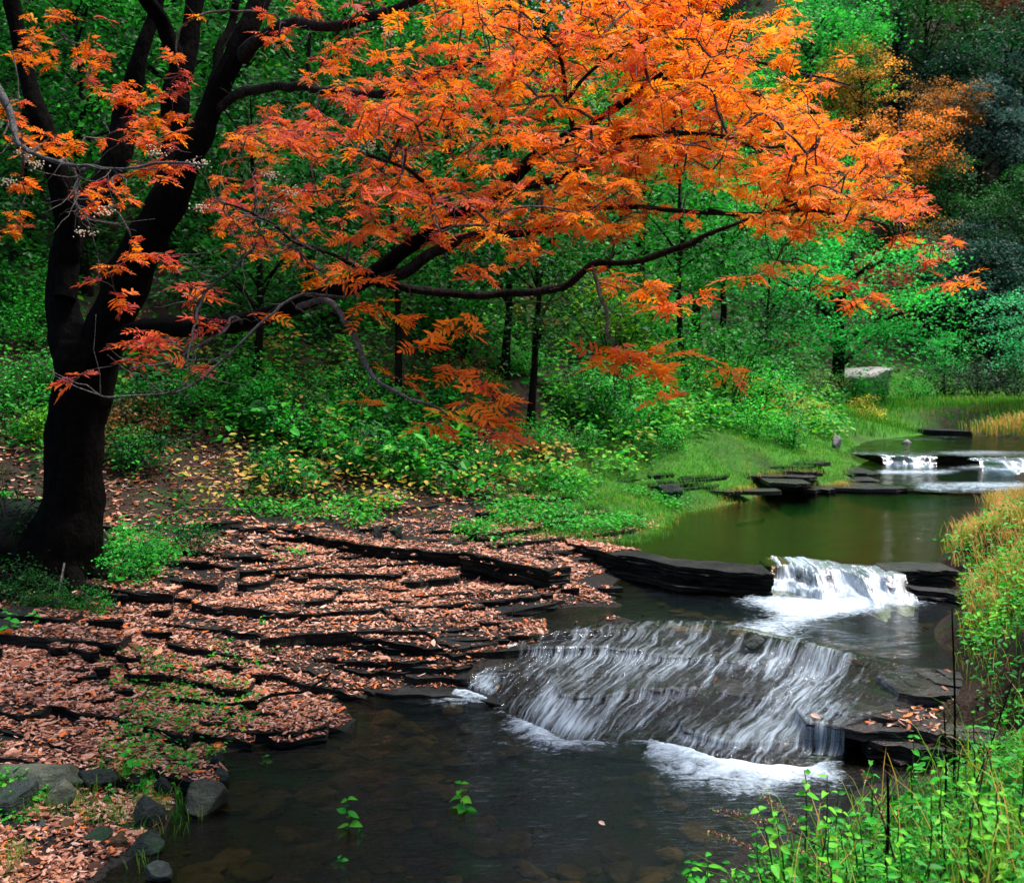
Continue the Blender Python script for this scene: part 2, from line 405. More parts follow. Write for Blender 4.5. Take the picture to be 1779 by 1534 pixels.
ground = link('ground', mesh_np('ground', GV, GF, M['ground'], True, {'turf': (sstep(.8, 2.2, X - .32 * (Y - 13) + 1.4) * sstep(-3.4, -2.4, beyond(X, Y)) * (1 - sstep(1.5, 3.5, beyond(X, Y))) * sstep(12.5, 14, Y) * (Z > ZU - .02) * np.clip(.8 + fbm(X, Y, 19), 0, 1)).ravel(), 'rocky': ((1 - sstep(-.5, .1, beyond(X, Y) + .4 * fbm(X, Y, 12))) * sstep(4.2, 5, Y) * (1 - sstep(2.2, 2.6, X - .25 * np.maximum(Y - 8, 0))) * (Z > -.02)).ravel()}), kind='structure', label='leaf strewn forest floor, stream banks and wooded hillsides')

# ------------------------------------------------------------------ shale slabs of the terrace
def slab_mesh(front, back, ztop, thick, mat, seed, rough=.012, under=.02):
    """front, back: (n,2) polylines; a jagged slab whose front face shows its layers"""
    r = np.random.default_rng(seed); n = len(front); V = []; Fq = []
    tilt = r.normal(0, .004, n).cumsum() * .3
    rings = [(0, 0), (.22, .006), (.4, under * r.uniform(.2, 1.2)), (.62, under * .3), (1, under)]
    for k, (t, ins) in enumerate(rings):
        jj = r.normal(0, rough * .5, n) if k else np.zeros(n)
        for q in range(n):
            V.append((front[q][0], front[q][1] + ins + jj[q], ztop + tilt[q] * (k == 0) - thick * t))
    for q in range(n): V.append((back[q][0], back[q][1], ztop + tilt[q] * .5 + r.normal(0, .003)))
    bi = 5 * n
    for q in range(n - 1):
        Fq.append((bi + q + 1, bi + q, q, q + 1))
        for k in range(4): Fq.append((k * n + q, (k + 1) * n + q, (k + 1) * n + q + 1, k * n + q + 1))
    for e in (0, n - 1):                # the two ends
        vb = len(V); V.append((back[e][0], back[e][1], ztop - thick))
        for k in range(4):
            f = (k * n + e, bi + e, (k + 1) * n + e) if k == 0 else (k * n + e, bi + e, vb, (k + 1) * n + e)
            if k == 0: Fq.append((k * n + e, bi + e, (k + 1) * n + e, (k + 1) * n + e))
            else: Fq.append((k * n + e, bi + e, vb, (k + 1) * n + e) if k == 3 else (k * n + e, bi + e, (k + 1) * n + e, (k + 1) * n + e))
    F4 = [f for f in Fq if len(set(f)) == 4]; F3 = [f[:3] for f in Fq if len(set(f)) == 3]
    V = np.array(V)
    return V, np.array(F4), np.array(F3)
bv_V, bv_F = [], []
def bvh_add(V, F4, F3):
    o = sum(len(v) for v in bv_V); bv_V.append(np.asarray(V))
    bv_F.extend([tuple(int(k) + o for k in f) for f in F4]); bv_F.extend([tuple(int(k) + o for k in f) for f in F3])
terrace = link('rock_terrace', None, kind='structure', label='stepped shale terrace beside and under the stream')
xs = np.arange(-6.2, 4.6, .04); ysc = np.arange(3.2, 18.5, .03)
XX, YY = np.meshgrid(xs, ysc, indexing='ij'); HH = H0(XX, YY)
HH = HH + .010 * fbm(XX * .9, YY * .9, 21)
bx, by = XX[:, 0], None
in_right = YY > 0
n_slab = 0
MIDP = np.vstack([T[:, :2] - [0, .12], [(4.9, 9.4), (4.9, 9.9), (.9, 9.9), (.4, 9.6)]])
lev = np.arange(-.02, .86, .036)
B_end = B[-1][:2]
for k, z in enumerate(lev):
    above = HH >= z
    # first place (coming from the camera) where the ground climbs past this level and stays up for a while
    up = above & ~np.roll(above, 1, axis=1); up[:, 0] = False
    foot_y = np.interp(xs, FOOT[:, 0], FOOT[:, 1]) + .2
    passes = [np.full(len(xs), np.nan), np.full(len(xs), np.nan)]
    for q in range(len(xs)):
        w = [c for c in np.nonzero(up[q])[0] if ysc[c] < foot_y[q]]
        if len(w): passes[0][q] = ysc[w[0]]
        if len(w) > 1 and ysc[w[-1]] - ysc[w[0]] > .8: passes[1][q] = ysc[w[-1]]
    for yf in passes:
        x = xs[0] + random.uniform(0, .5)
        while x < 3.4:
            L = random.choice([.3, .45, .6, .8, 1.1, 1.5]) * random.uniform(.8, 1.2)
            q0 = int((x - xs[0]) / .04); q1 = min(int((x + L - xs[0]) / .04), len(xs) - 1)
            x += L + random.uniform(.0, .10)
            if q1 - q0 < 3: continue
            seg = yf[q0:q1 + 1]
            if np.isnan(seg).any(): continue
            px, py, f = proj(np.array([xs[(q0 + q1) // 2], np.median(seg), z]))
            if px < -160 or px > 1800 or py > 1620 or f < 3: continue
            apron = inpoly(xs[(q0 + q1) // 2], np.median(seg), np.vstack([B[:, :2], T[::-1, :2]]))
            if apron and k not in (2, 4, 6): continue
            if not apron and random.random() < .26: continue
            if z > ZM - .07 and inpoly(xs[(q0 + q1) // 2], np.median(seg), MIDP): continue
            if np.ptp(seg) > .55 * L + .25: continue
            n = max(4, min(11, int(L / .075)))
            fx = np.linspace(xs[q0], xs[q1], n); fy = np.interp(fx, xs, yf)
            fy = fy * .4 + np.linspace(fy[0], fy[-1], n) * .6 - random.uniform(.0, .06)
            fy = fy + rng.normal(0, .020, n) + .035 * fbm(fx * 6, fx * 0, n_slab) + .06 * np.abs(np.linspace(-1, 1, n)) ** 4; fx = fx + rng.normal(0, .008, n)
            dep = random.uniform(.30, .55) + (.3 if apron else 0)
            front = np.stack([fx, fy], 1); back = np.stack([fx + rng.normal(0, .02, n), fy + dep], 1)
            zz = z + (random.uniform(-.012, .014) if random.random() < .8 else random.uniform(.015, .035)) - (.02 if apron else 0)
            V, F4, F3 = slab_mesh(front, back, zz, random.uniform(.07, .13), None, 1000 + n_slab)
            wet = apron or (z < ZM + .02 and xs[q0] > .2)
            bvh_add(V, F4, F3)
            c = V.mean(0); link('slab', mesh_np('slab', V - c, [F4, F3], M['rock_wet' if wet else 'rock']), terrace, loc=c)
            n_slab += 1
# where the terrace tilts along its rows: courses of slabs that follow the tilt
yy = 5.6
while yy < 12.2:
    x = -.56 * yy + random.uniform(0, .3)
    while x < -.35:
        L = random.choice([.5, .8, 1.1, 1.5, 1.9]) * random.uniform(.8, 1.2); xc = x + L / 2
        yc = yy + random.uniform(-.06, .06) + .08 * math.sin(x * 1.3 + yy); x += L + random.uniform(0, .22)
        zc = float(H0(np.array([xc]), np.array([yc]))[0])
        px, py, f = proj(np.array([xc, yc, zc]))
        if zc < .06 or px > 830 or py > 1440 or beyond(np.array([xc]), np.array([yc]))[0] > -.2 or random.random() < .36: continue
        if px < 330 and py > 1330: continue
        if px > 420 and py < 1120 and random.random() < .6: continue
        n = max(5, min(16, int(L / .075))); fx = np.linspace(x - L, x, n)
        fy = yc + .10 * (fx - xc) * random.uniform(-1.2, .6) + rng.normal(0, .018, n) + .05 * fbm(fx * 5, fx * 0, n_slab) + .02 * np.abs(np.linspace(-1, 1, n)) ** 4; dep = random.uniform(.24, .36)
        V, F4, F3 = slab_mesh(np.stack([fx, fy], 1), np.stack([fx, fy + dep], 1), 0, random.uniform(.06, .1), None, 3000 + n_slab)
        zl = H0(fx, fy); zl = zl * .92 + zl.mean() * .08 + (random.uniform(-.022, .008) if random.random() < .85 else random.uniform(.01, .03))
        zz = np.zeros(len(V)); zz[:6 * n] = np.tile(zl, 6); zz[6 * n:] = [zl[0], zl[-1]]; zz[5 * n:6 * n] += .012; V[:, 2] += zz
        bvh_add(V, F4, F3); c = V.mean(0)
        link('slab', mesh_np('slab', V - c, [F4, F3], M['rock']), terrace, loc=c); n_slab += 1
    yy += random.uniform(.15, .24)
# the wet rock shelf right of the cascade, and the flats by the far rapids
for k in range(62):
    far = k >= 42
    if far: px, py, z0 = random.uniform(1230, 1560), random.uniform(798, 862), None
    else: px, py, z0 = random.uniform(1480, 1740), random.uniform(1185, 1290), .3
    if far:
        lv = np.interp(py, [800, 830, 850, 865], [.74, .58, .54, .5]) + (.14 if px < 1420 else 0); p = P(px, py, lv); zt = lv + random.uniform(-.03, .015); L = random.uniform(.5, 1.8); dep = random.uniform(.4, .9)
        if px < 1440 and py > 852: continue
    else:
        p = P(px, py, .3); p[2] = float(H0(p[None, 0], p[None, 1])[0]); zt = float(np.interp(py, [1180, 1240, 1290], [.262, .2, .13])) + random.uniform(-.012, .014) + .03 * (px > 1640); p = P(px, py, zt); L = random.uniform(.25, .8); dep = random.uniform(.18, .35)
        if inpoly(p[0], p[1], np.vstack([B[:, :2], T[::-1, :2]])): continue
    n = 8; fx = np.linspace(-L / 2, L / 2, n); fy = rng.normal(0, .025 * (2 if far else 1), n) - .15 * fx + .1 * np.abs(np.linspace(-1, 1, n)) ** 3
    V, F4, F3 = slab_mesh(np.stack([fx + p[0], fy + p[1]], 1), np.stack([fx + p[0], fy + p[1] + dep], 1), zt, .06, None, 7000 + k)
    bvh_add(V, F4, F3); c = V.mean(0); link('slab', mesh_np('slab', V - c, [F4, F3], M['rock_wet']), terrace, loc=c); n_slab += 1
for k in range(150):                   # loose shards
    px, py = random.uniform(-20, 1100), random.uniform(930, 1330); z = float(np.interp(py, [930, 1100, 1330], [.62, .36, .1])); p = P(px, py, z)
    zt = float(H0(p[None, 0], p[None, 1])[0])
    if zt < .08 or zt > .8 or inpoly(p[0], p[1], MIDP) or (p[0] > .2 and zt < ZM + .03) or beyond(p[None, 0], p[None, 1])[0] > -.3: continue
    L = random.uniform(.12, .38); n = 5; fx = np.linspace(-L / 2, L / 2, n); fy = rng.normal(0, .012, n) + random.uniform(-.5, .3) * fx + .04 * np.abs(np.linspace(-1, 1, n)) ** 2; dep = random.uniform(.07, .16)
    V, F4, F3 = slab_mesh(np.stack([fx + p[0], fy + p[1]], 1), np.stack([fx * .7 + p[0], fy + p[1] + dep], 1), zt + random.uniform(-.004, .018), .05, None, 8000 + k)
    bvh_add(V, F4, F3); c = V.mean(0); link('slab', mesh_np('slab', V - c, [F4, F3], M['rock']), terrace, loc=c); n_slab += 1
print('slabs', n_slab)

# ledges: stacks of broken layers with a named front edge
def ledge(label, top_px, z, layers, dep, mat, group=None, slope=0.0, zs=None):
    pts = np.array([P(x, y, (zs[i] if zs else z)) for i, (x, y) in enumerate(top_px)])
    root = link('rock_ledge', None, loc=(*pts.mean(0)[:2], z - sum(layers)), label=label, cat='rock ledge', group=group)
    off = np.array(root.location); zt = 0.0
    L = np.linalg.norm(np.diff(pts[:, :2], axis=0), axis=1).sum()
    for k, t in enumerate(layers):
        n = max(8, int(L / .09)); ln = resample(pts, n)
        step = random.uniform(-.015, .045) * (k + 1) * .5
        fr = ln[:, :2] + np.stack([rng.normal(0, .012, n), rng.normal(0, .028, n) + .09 * fbm(ln[:, 0] * 2.2, ln[:, 0] * 0 + k * .35, len(bv_V)) + step], 1)
        bk = ln[:, :2] + np.array([dep[0] if hasattr(dep, '__len__') else 0, dep[1] if hasattr(dep, '__len__') else dep])
        V, F4, F3 = slab_mesh(fr, bk, 0, t * 1.05, None, 5000 + len(bv_V), .016, .03)
        zz = np.interp(np.arange(len(V)) % n, np.arange(n), ln[:, 2]); zz[5 * n:6 * n] = ln[:, 2]; zz[6 * n:] = [ln[0, 2], ln[-1, 2]]
        V[:, 2] += zz - zt; zt += t
        bvh_add(V, F4, F3)
        link('layer', mesh_np('layer', V - off, [F4, F3], M[mat]), root)
    return root
ledge('long dark rock ledge damming the upper pool, left of the white waterfall', [(985, 944), (1050, 960), (1120, 972), (1180, 986), (1260, 992), (1345, 999)], .49, [.05, .07, .06, .08], .55, 'rock', zs=[.54, .53, .52, .51, .50, .50])
ledge('short dark rock ledge between the waterfall and the right bank', [(1545, 993), (1600, 990), (1665, 991)], .50, [.06, .08, .1], .45, 'rock_wet')
ledge('thin wet rock strip in front of the right bank ledge', [(1590, 1026), (1650, 1032), (1690, 1036)], .36, [.05, .07], .3, 'rock_wet')
ledge('thick squared rock ledge with layered side above the leafy spur', [(800, 960), (850, 968), (900, 980), (950, 990), (992, 988)], .52, [.05, .06, .07, .08, .08], .5, 'rock', zs=[.67, .65, .62, .58, .55])
ledge('dark shadowed ledge across the back of the leaf covered terrace', [(515, 926), (580, 938), (640, 948), (720, 956), (800, 962)], .66, [.06, .06, .06], .5, 'rock', zs=[.70, .69, .67, .65, .63])
ledge('broken ledge step running down toward the cascade', [(588, 1098), (630, 1112), (690, 1120), (775, 1128)], .25, [.05, .05, .05], .4, 'rock', zs=[.30, .28, .26, .24])
ledge('diagonal cracked ledge above the cascade, covered with leaves', [(585, 1015), (650, 1045), (720, 1085), (790, 1128)], .35, [.04, .05], (.35, .25), 'rock', zs=[.45, .40, .33, .25])
ledge('flat shore ledge with leaves at the dark pool edge', [(270, 1240), (340, 1256), (420, 1272), (500, 1278), (560, 1268)], .10, [.05, .06], .4, 'rock', zs=[.14, .12, .09, .08, .08])
ledge('black front edge of the rock shelf right of the cascade', [(1515, 1292), (1560, 1298), (1620, 1306), (1700, 1312)], .11, [.04, .05, .06], .3, 'rock_wet')
ledge('dark rock shelf under the far waterfall, left part', [(1490, 786), (1530, 788), (1600, 790), (1680, 792), (1779, 794)], ZF, [.09, .1, .1], 1.2, 'rock_wet')
ledge('dark rock shelf below the grassy far bank', [(1470, 748), (1530, 744), (1600, 746), (1690, 750)], .86, [.06, .07], 1.2, 'rock')
ledge('low wet shelf of rock at the head of the upper pool', [(1440, 838), (1500, 842), (1560, 846), (1650, 846)], .53, [.06, .08], .9, 'rock_wet')
ledge('wet grey rock flat on the left of the far rapids', [(1330, 822), (1400, 826), (1460, 826), (1530, 822)], .60, [.06, .1], 1.6, 'rock_wet')

# ------------------------------------------------------------------ boulders
def boulder_mesh(seed, flat=.7, sub=4):
    r = np.random.default_rng(seed)
    import bmesh
    bm = bmesh.new(); bmesh.ops.create_icosphere(bm, subdivisions=sub, radius=1)
    V = np.array([v.co for v in bm.verts]); Fc = np.array([[v.index for v in f.verts] for f in bm.faces]); bm.free()
    for _ in range(16):                # flat broken faces
        d = r.normal(0, 1, 3); d /= np.linalg.norm(d); c = r.uniform(.5, .82); s = V @ d
        V = V - np.maximum(s - c, 0)[:, None] * d * .95
    V = V * (1 + .10 * fbm(V[:, 0] * 3 + seed, V[:, 1] * 3 + V[:, 2] * 2.7, seed)[:, None])
    V[:, 2] *= flat
    return V, Fc
BO = [boulder_mesh(40 + s, f) for s, f in enumerate((.75, .6, .45, .8, .55))]
BOm = {}
def boulder(var, mat):
    if (var, mat) not in BOm: BOm[var, mat] = mesh_np('boulder', BO[var][0], BO[var][1], M[mat], True)
    return BOm[var, mat]
def put_boulder(px, py, z, w, h, dpt, mat, label, var=0, rz=0.0, cat='boulder', name='boulder', group='stones along the near left shore'):
    p = P(px, py, z)
    o = link(name, boulder(var, mat), loc=(p[0], p[1], p[2]), rot=(random.uniform(-.15, .15), random.uniform(-.15, .15), rz), scale=(w, dpt, h / BO[var][0][:, 2].max()), label=label, cat=cat, group=group)
    return o
put_boulder(352, 1400, .02, .155, .15, .13, 'boulder', 'pale green lichened boulder, the tallest on the near left shore', 3, .5)
put_boulder(262, 1418, .05, .15, .11, .12, 'boulder_dark', 'rounded dark grey boulder just left of the pale lichened boulder', 0, 1.2)
put_boulder(60, 1350, .18, .30, .07, .17, 'boulder', 'broad flat pale slab of stone at the left picture edge', 2, .1, cat='stone', name='stone')
put_boulder(105, 1382, .15, .12, .09, .10, 'boulder', 'pale wedge of stone under the broad flat slab', 4, .7, cat='stone', name='stone')
put_boulder(30, 1400, .14, .17, .13, .16, 'boulder_dark', 'black shaded boulder under the flat slab at the left edge', 1, .3)
put_boulder(170, 1350, .15, .13, .05, .08, 'boulder_dark', 'thin dark slate tilted beside the flat pale slab', 2, .6, cat='stone', name='stone')
put_boulder(380, 1352, .03, .10, .07, .08, 'boulder_dark', 'bluish grey stone at the waterline behind the pale boulder', 4, .2, cat='stone', name='stone')
put_boulder(378, 1325, .05, .06, .07, .06, 'boulder_dark', 'small rounded grey stone near the green sprigs by the pool', 0, .2, cat='stone', name='stone')
put_boulder(285, 1368, .07, .07, .06, .06, 'boulder_dark', 'small grey stone between the two larger boulders', 3, 2.1, cat='stone', name='stone')
put_boulder(205, 1465, .04, .07, .055, .06, 'bedstone', 'brown cobble among leaves below the dark rounded boulder', 0, .2, cat='stone', name='stone')
put_boulder(72, 1440, .09, .06, .05, .05, 'boulder_dark', 'small bluish cobble among leaves at lower left', 0, .9, cat='stone', name='stone')
put_boulder(115, 1440, .08, .05, .055, .05, 'bedstone', 'small brown cobble beside the bluish cobble at lower left', 3, .9, cat='stone', name='stone')
put_boulder(255, 1470, .01, .14, .07, .13, 'boulder_dark', 'low dark wet stone half in the pool at the lower left', 4, .4, cat='stone', name='stone')
put_boulder(275, 1520, .01, .08, .06, .08, 'boulder_dark', 'wet grey stone at the bottom picture edge, left', 1, 1.4, cat='stone', name='stone')
put_boulder(170, 1452, .06, .09, .04, .07, 'boulder_dark', 'flat mossy stone among leaves left of the low wet stone', 2, 1.4, cat='stone', name='stone')
put_boulder(655, 928, .68, .06, .10, .06, 'boulder_dark', 'small upright black stone at the back of the terrace', 3, 0, group=None, cat='stone', name='stone')
put_boulder(690, 924, .68, .10, .07, .07, 'boulder_dark', 'black stone right of the small upright stone on the terrace', 1, 0, group=None, cat='stone', name='stone')
put_boulder(1165, 852, .74, .2, .09, .12, 'boulder_dark', 'flat dark stone lying in the grass left of the upper pool', 2, 0, group=None, cat='stone', name='stone')
put_boulder(1310, 1116, .26, .13, .07, .08, 'boulder_dark', 'dark rock breaking the surface above the cascade', 4, .2, group=None, cat='stone', name='stone')
put_boulder(1575, 770, .72, .16, .09, .12, 'pale_rock', 'pale rounded stone in the far shallows', 0, 0, group=None, cat='stone', name='stone')
put_boulder(1452, 772, .9, .12, .2, .12, 'pale_rock', 'pale upright stone at the left edge of the far stream', 3, 0, group=None, cat='stone', name='stone')
bx_ = P(1505, 655, 2.2)
o = link('boulder', boulder(1, 'pale_rock'), loc=(13.0, 41.0, float(H(13.0, 41.0)) + .6), scale=(2.0, 1.2, 1.1), rot=(0, 0, .2), label='large pale grey boulder behind the round green tree', cat='boulder')
bed = link('stream_bed', None, kind='structure', label='brown cobbles on the stream bed')
k = 0
for _ in range(4000):
    if k >= 290: break
    low = random.random() < .75
    if low: x, y, lv = random.uniform(-1.9, 2.2), random.uniform(4.6, 8.4), 0
    else: x, y, lv = random.uniform(.8, 4.4), random.uniform(8.6, 11), ZM
    z = float(H(np.array([x]), np.array([y]))[0])
    if z > lv - .05: continue
    if not low and not inpoly(x, y, np.vstack([T[:, :2], [(4.6, 11), (1.2, 11)]])): continue
    s = random.choice([.03, .05, .07, .1, .14, .18]) * random.uniform(.8, 1.2)
    link('cobble', boulder(random.randrange(5), 'bedstone'), bed, loc=(x, y, z + .01), rot=(0, 0, random.uniform(0, 6)), scale=(s, s * random.uniform(.6, .9), s * .5)); k += 1

# ------------------------------------------------------------------ a look-up of the built surface
bvV = [tuple(map(float, v)) for v in np.vstack(bv_V)]
ROCKS = BVHTree.FromPolygons(bvV, bv_F)
def drop(x, y):
    """top of rocks or ground, and whether it is rock"""
    g = H(x, y); z = g.copy(); rock = np.zeros(len(z), bool); nz = np.ones(len(z))
    d = Vector((0, 0, -1))
    for q in range(len(x)):
        if y[q] > 26 or y[q] < 2: continue
        hit = ROCKS.ray_cast(Vector((x[q], y[q], 3)), d)
        if hit[0] is not None and hit[0].z > z[q]: z[q] = hit[0].z; rock[q] = True; nz[q] = abs(hit[1].z)
    return z, rock, nz
# ------------------------------------------------------------------ water
def water_mat(name, deep, bumpk=.5, sc=9.0, stretch=(1, 3, 1), run=False):
    n = N(name); p = n.pos(); uv = n.add('ShaderNodeUVMap'); uv.uv_map = 'flow'; uv = uv.outputs[0]
    rip = n.noise(n.mapv(p, stretch), sc, 4, .6, .6); rip2 = n.noise(n.mapv(p, stretch), sc * 4.1, 3, .6)
    hh = n.math('ADD', rip, n.math('MULTIPLY', rip2, .3))
    nrm = n.bump(hh, bumpk, .03)
    fr = n.add('ShaderNodeFresnel'); n.set(fr, IOR=1.333); n.t.links.new(nrm, fr.inputs['Normal'])
    gl = n.add('ShaderNodeBsdfGlossy'); n.set(gl, Roughness=.05); n.t.links.new(nrm, gl.inputs['Normal'])
    tr = n.add('ShaderNodeBsdfTransparent'); n.set(tr, Color=(*deep, 1))
    w = n.mixs(fr.outputs[0], tr.outputs[0], gl.outputs[0])
    # foam: streaks drawn out along the flow where it runs, churned where it has landed
    if run:
        st = n.noise(n.mapv(uv, (20, 1.7, 1)), 1.0, 6, .68, .9); st2 = n.noise(n.mapv(uv, (60, 6, 1)), 1.0, 4, .62, .5)
    else:
        st = n.noise(n.mapv(p, (1, 1.5, 1)), 7, 7, .72, 1.4); st2 = n.noise(n.mapv(p, (1, 1.5, 1)), 26, 5, .7, .8)
    s = n.math('ADD', n.math('MULTIPLY', st, .62), n.math('MULTIPLY', st2, .38))
    s = n.math('ADD', n.math('MULTIPLY', n.math('SUBTRACT', s, .5), 1.9 if run else 2.1), .5)
    fo = n.attr('foam')
    k = n.math('MULTIPLY', n.math('SUBTRACT', n.math('ADD', fo, s), 1.0), 1.25 if run else 1.6, clamp=True)
    k = n.math('MULTIPLY', k, .93)
    fb = n.bump(s, .7, .04)
    f = n.pbr((.60, .73, .84), .6, .3, fb)
    return n.done(n.mixs(k, w, f))
M['pool'] = water_mat('pool_water', (.46, .47, .29), .36, 8)
M['still'] = water_mat('still_water', (.74, .58, .34), .16, 6)
M['rapid'] = water_mat('running_water', (.72, .70, .62), 1.0, 14, (1, 1, 1), True)
def water_grid(name, x0, x1, y0, y1, st, z, mask, foamf, mat, label, amp=.006):
    gx = np.arange(x0, x1, st); gy = np.arange(y0, y1, st); X, Y = np.meshgrid(gx, gy)
    fo, u, v, dz = foamf(X, Y)
    Zz = z + amp * fbm(X * 3, Y * 5, 31) + dz
    nx, ny = len(gx), len(gy)
    i = (np.arange(ny - 1)[:, None] * nx + np.arange(nx - 1)[None]).ravel()
    Fq = np.stack([i, i + 1, i + nx + 1, i + nx], 1)
    xc = X.ravel()[i] + st / 2; yc = Y.ravel()[i] + st / 2
    if mask is not None: Fq = Fq[mask(xc, yc)]
    return link(name, mesh_np(name, np.stack([X.ravel(), Y.ravel(), Zz.ravel()], 1), Fq, mat, True, {'foam': fo.ravel()}, np.stack([u.ravel(), v.ravel()], 1)), kind='structure', label=label)
Bp = B[:, :2]; Tp = T[:, :2]
def foam_low(X, Y):
    d, al = dist_line(X, Y, Bp); d = np.maximum(d + .07 * fbm(X * 5, Y * 5, 47) * sstep(0, .1, d), 0)
    inside = inpoly(X, Y, np.vstack([Bp, Tp[::-1]]))
    al_px = np.interp(al, np.linspace(0, 1, len(B_px)), [p[0] for p in B_px])
    s = np.interp(al_px, [790, 815, 850, 870, 900, 980, 1060, 1120, 1150, 1180, 1300, 1400, 1440, 1480], [.3, 1, .95, .25, .5, .95, .6, .35, .5, 1.05, 1.2, 1.05, .5, .1])
    r = np.interp(al_px, [800, 850, 880, 1000, 1100, 1200, 1330, 1400, 1480], [.2, .22, .10, .17, .15, .24, .24, .15, .08])
    f = .80 * s * (1 + .35 * fbm(al * 14, al * 0, 3)) * np.exp(-(d / (r * 1.5 * (1 + .5 * fbm(X * 3, Y * 3, 41)))) ** 1.5) + .34 * s * np.exp(-d / .8) + .10 * fbm(X * 2.2, Y * 2.2, 77)
    f = np.where(inside, .4, f) + .05
    hump = .035 * s * np.exp(-((d - r * .45) / (r * .55)) ** 2) * (1 + .7 * fbm(X * 7, Y * 7, 5)) + .014 * np.exp(-d / .7) * fbm(X * 6, Y * 6, 8)
    hump = np.where(inside, 0, hump)
    return f, al * 3.2, d, hump
pool_mask = lambda x, y: (H(x, y) < .06) | (y > 6)
water_grid('pool_water', -2.6, 3.2, 2.6, 9.2, .035, 0.0, None, foam_low, M['pool'], 'dark clear water of the lower pool')
# middle pool
f2_base = np.array([P(x, y, ZM)[:2] for x, y in [(1335, 1046), (1400, 1056), (1470, 1056), (1550, 1046)]])
def foam_mid(X, Y):
    d, al = dist_line(X, Y, f2_base); px, py, _ = proj(np.stack([X, Y, np.full(X.shape, ZM)], -1))
    jet = np.exp(-(d / .38) ** 2)
    # the jet runs on toward the cascade, down and to the left
    c = np.array([P(1440, 1050, ZM)[:2], P(1380, 1075, ZM)[:2], P(1330, 1092, ZM)[:2], P(1300, 1110, ZM)[:2]]); dj, _ = dist_line(X, Y, c)
    f = .8 * jet + .60 * np.exp(-(dj / .32) ** 2)
    dt, alt = dist_line(X, Y, Tp)
    f = f + .42 * np.exp(-dt / .28) * np.interp(alt, [0, .15, .4, .8, 1], [.4, .8, 1, .9, .3]) + .14 * fbm(X * 2.5, Y * 4, 13) + .04
    dz = .03 * jet * (1 + fbm(X * 8, Y * 8, 3)) - .025 * np.exp(-dt / .12)
    return f, X * 1.2, Y * .8, dz
mid_poly = np.vstack([Tp, [(4.9, 9.4), (4.9, 11.2), (.6, 12.2), (.3, 10.2)]])
water_grid('stream_water', .2, 5.0, 7.4, 12.3, .035, ZM, lambda x, y: inpoly(x, y, mid_poly), foam_mid, M['pool'], 'brown water of the middle pool')
# cascade: a thin sheet sliding over the steps of the slabs
nu, nv = 230, 190
bb = resample(B, nu); tt = resample(T, nu); v = np.linspace(-.03, 1.06, nv)
Xc = bb[None, :, 0] * (1 - v[:, None]) + tt[None, :, 0] * v[:, None]; Yc = bb[None, :, 1] * (1 - v[:, None]) + tt[None, :, 1] * v[:, None]
Xc = Xc + .03 * fbm(Xc * 4, Yc * 4, 71)
zc, rk, _ = drop(Xc.ravel(), Yc.ravel()); zc = np.minimum(zc.reshape(nv, nu), ZM - .015)
zc = np.maximum.accumulate(zc, 0)
def blur(a, k, ax):
    w = np.exp(-.5 * (np.arange(-3 * k, 3 * k + 1) / k) ** 2); w /= w.sum()
    pad = [(0, 0), (0, 0)]; pad[ax] = (3 * k, 3 * k)
    return np.apply_along_axis(lambda m: np.convolve(m, w, 'valid'), ax, np.pad(a, pad, mode='edge'))
zw = np.maximum(blur(blur(zc, 2, 0), 3, 1), zc - .004)
grad = np.gradient(zw, axis=0) / (np.hypot(np.gradient(Xc, axis=0), np.gradient(Yc, axis=0)) + 1e-4)
steep = blur(np.clip(grad, 0, 2.5), 2, 0)
trail = np.zeros_like(steep)           # foam carried on below each step
acc = np.zeros(nu)
for r in range(nv - 1, -1, -1):
    acc = np.maximum(acc * .93, np.clip(steep[r] * .8, 0, 1)); trail[r] = acc
U, Vv = np.meshgrid(np.linspace(0, 1, nu), v)
upx = np.interp(U, np.linspace(0, 1, 7), [800, 920, 1040, 1160, 1290, 1400, 1500])
patch = fbm(U * 5 + .8 * Vv, Vv * 1.6, 55)
cpx_, cpy_, _ = proj(np.stack([Xc, Yc, zw], -1))
foam_c = .39 + .20 * trail + .20 * patch
for a_, b_, sx_, sy_, am_ in [(840, 1185, 22, 26, .7), (960, 1235, 45, 38, .42), (1005, 1265, 30, 18, .45), (1010, 1180, 22, 20, .25), (1400, 1205, 62, 50, .42), (1330, 1150, 70, 24, .34), (1440, 1165, 40, 24, .3), (1250, 1285, 80, 26, .42), (1330, 1270, 60, 30, .32), (1110, 1150, 80, 30, .20), (1190, 1110, 60, 18, .22), (1100, 1250, 40, 30, .12)]:
    foam_c = foam_c + .62 * am_ * np.exp(-((cpx_ - a_) / sx_) ** 2 - ((cpy_ - b_) / sy_) ** 2)
foam_c *= 1 - .6 * sstep(.93, 1, U)
kk = sstep(.86, 1.0, Vv); zw = zw * (1 - kk) + (ZM - .014) * kk; k0 = 1 - sstep(-.03, .05, Vv); zw = zw * (1 - k0) - .03 * k0
zw = zw + .020 + .006 * fbm(U * 60, Vv * 14, 61) - .03 * sstep(.97, 1, U)
edge = np.where(v > 1.0, -.02, 0)[:, None]
i = (np.arange(nv - 1)[:, None] * nu + np.arange(nu - 1)[None]).ravel()
link('cascade_water', mesh_np('cascade_water', np.stack([Xc.ravel(), Yc.ravel(), (zw + edge).ravel()], 1), np.stack([i, i + 1, i + nu + 1, i + nu], 1), M['rapid'], True, {'foam': foam_c.ravel()},
     np.stack([U.ravel() * 3.2, Vv.ravel() * 1.6], 1)), kind='structure', label='thin sheet of water sliding over the stepped rock')
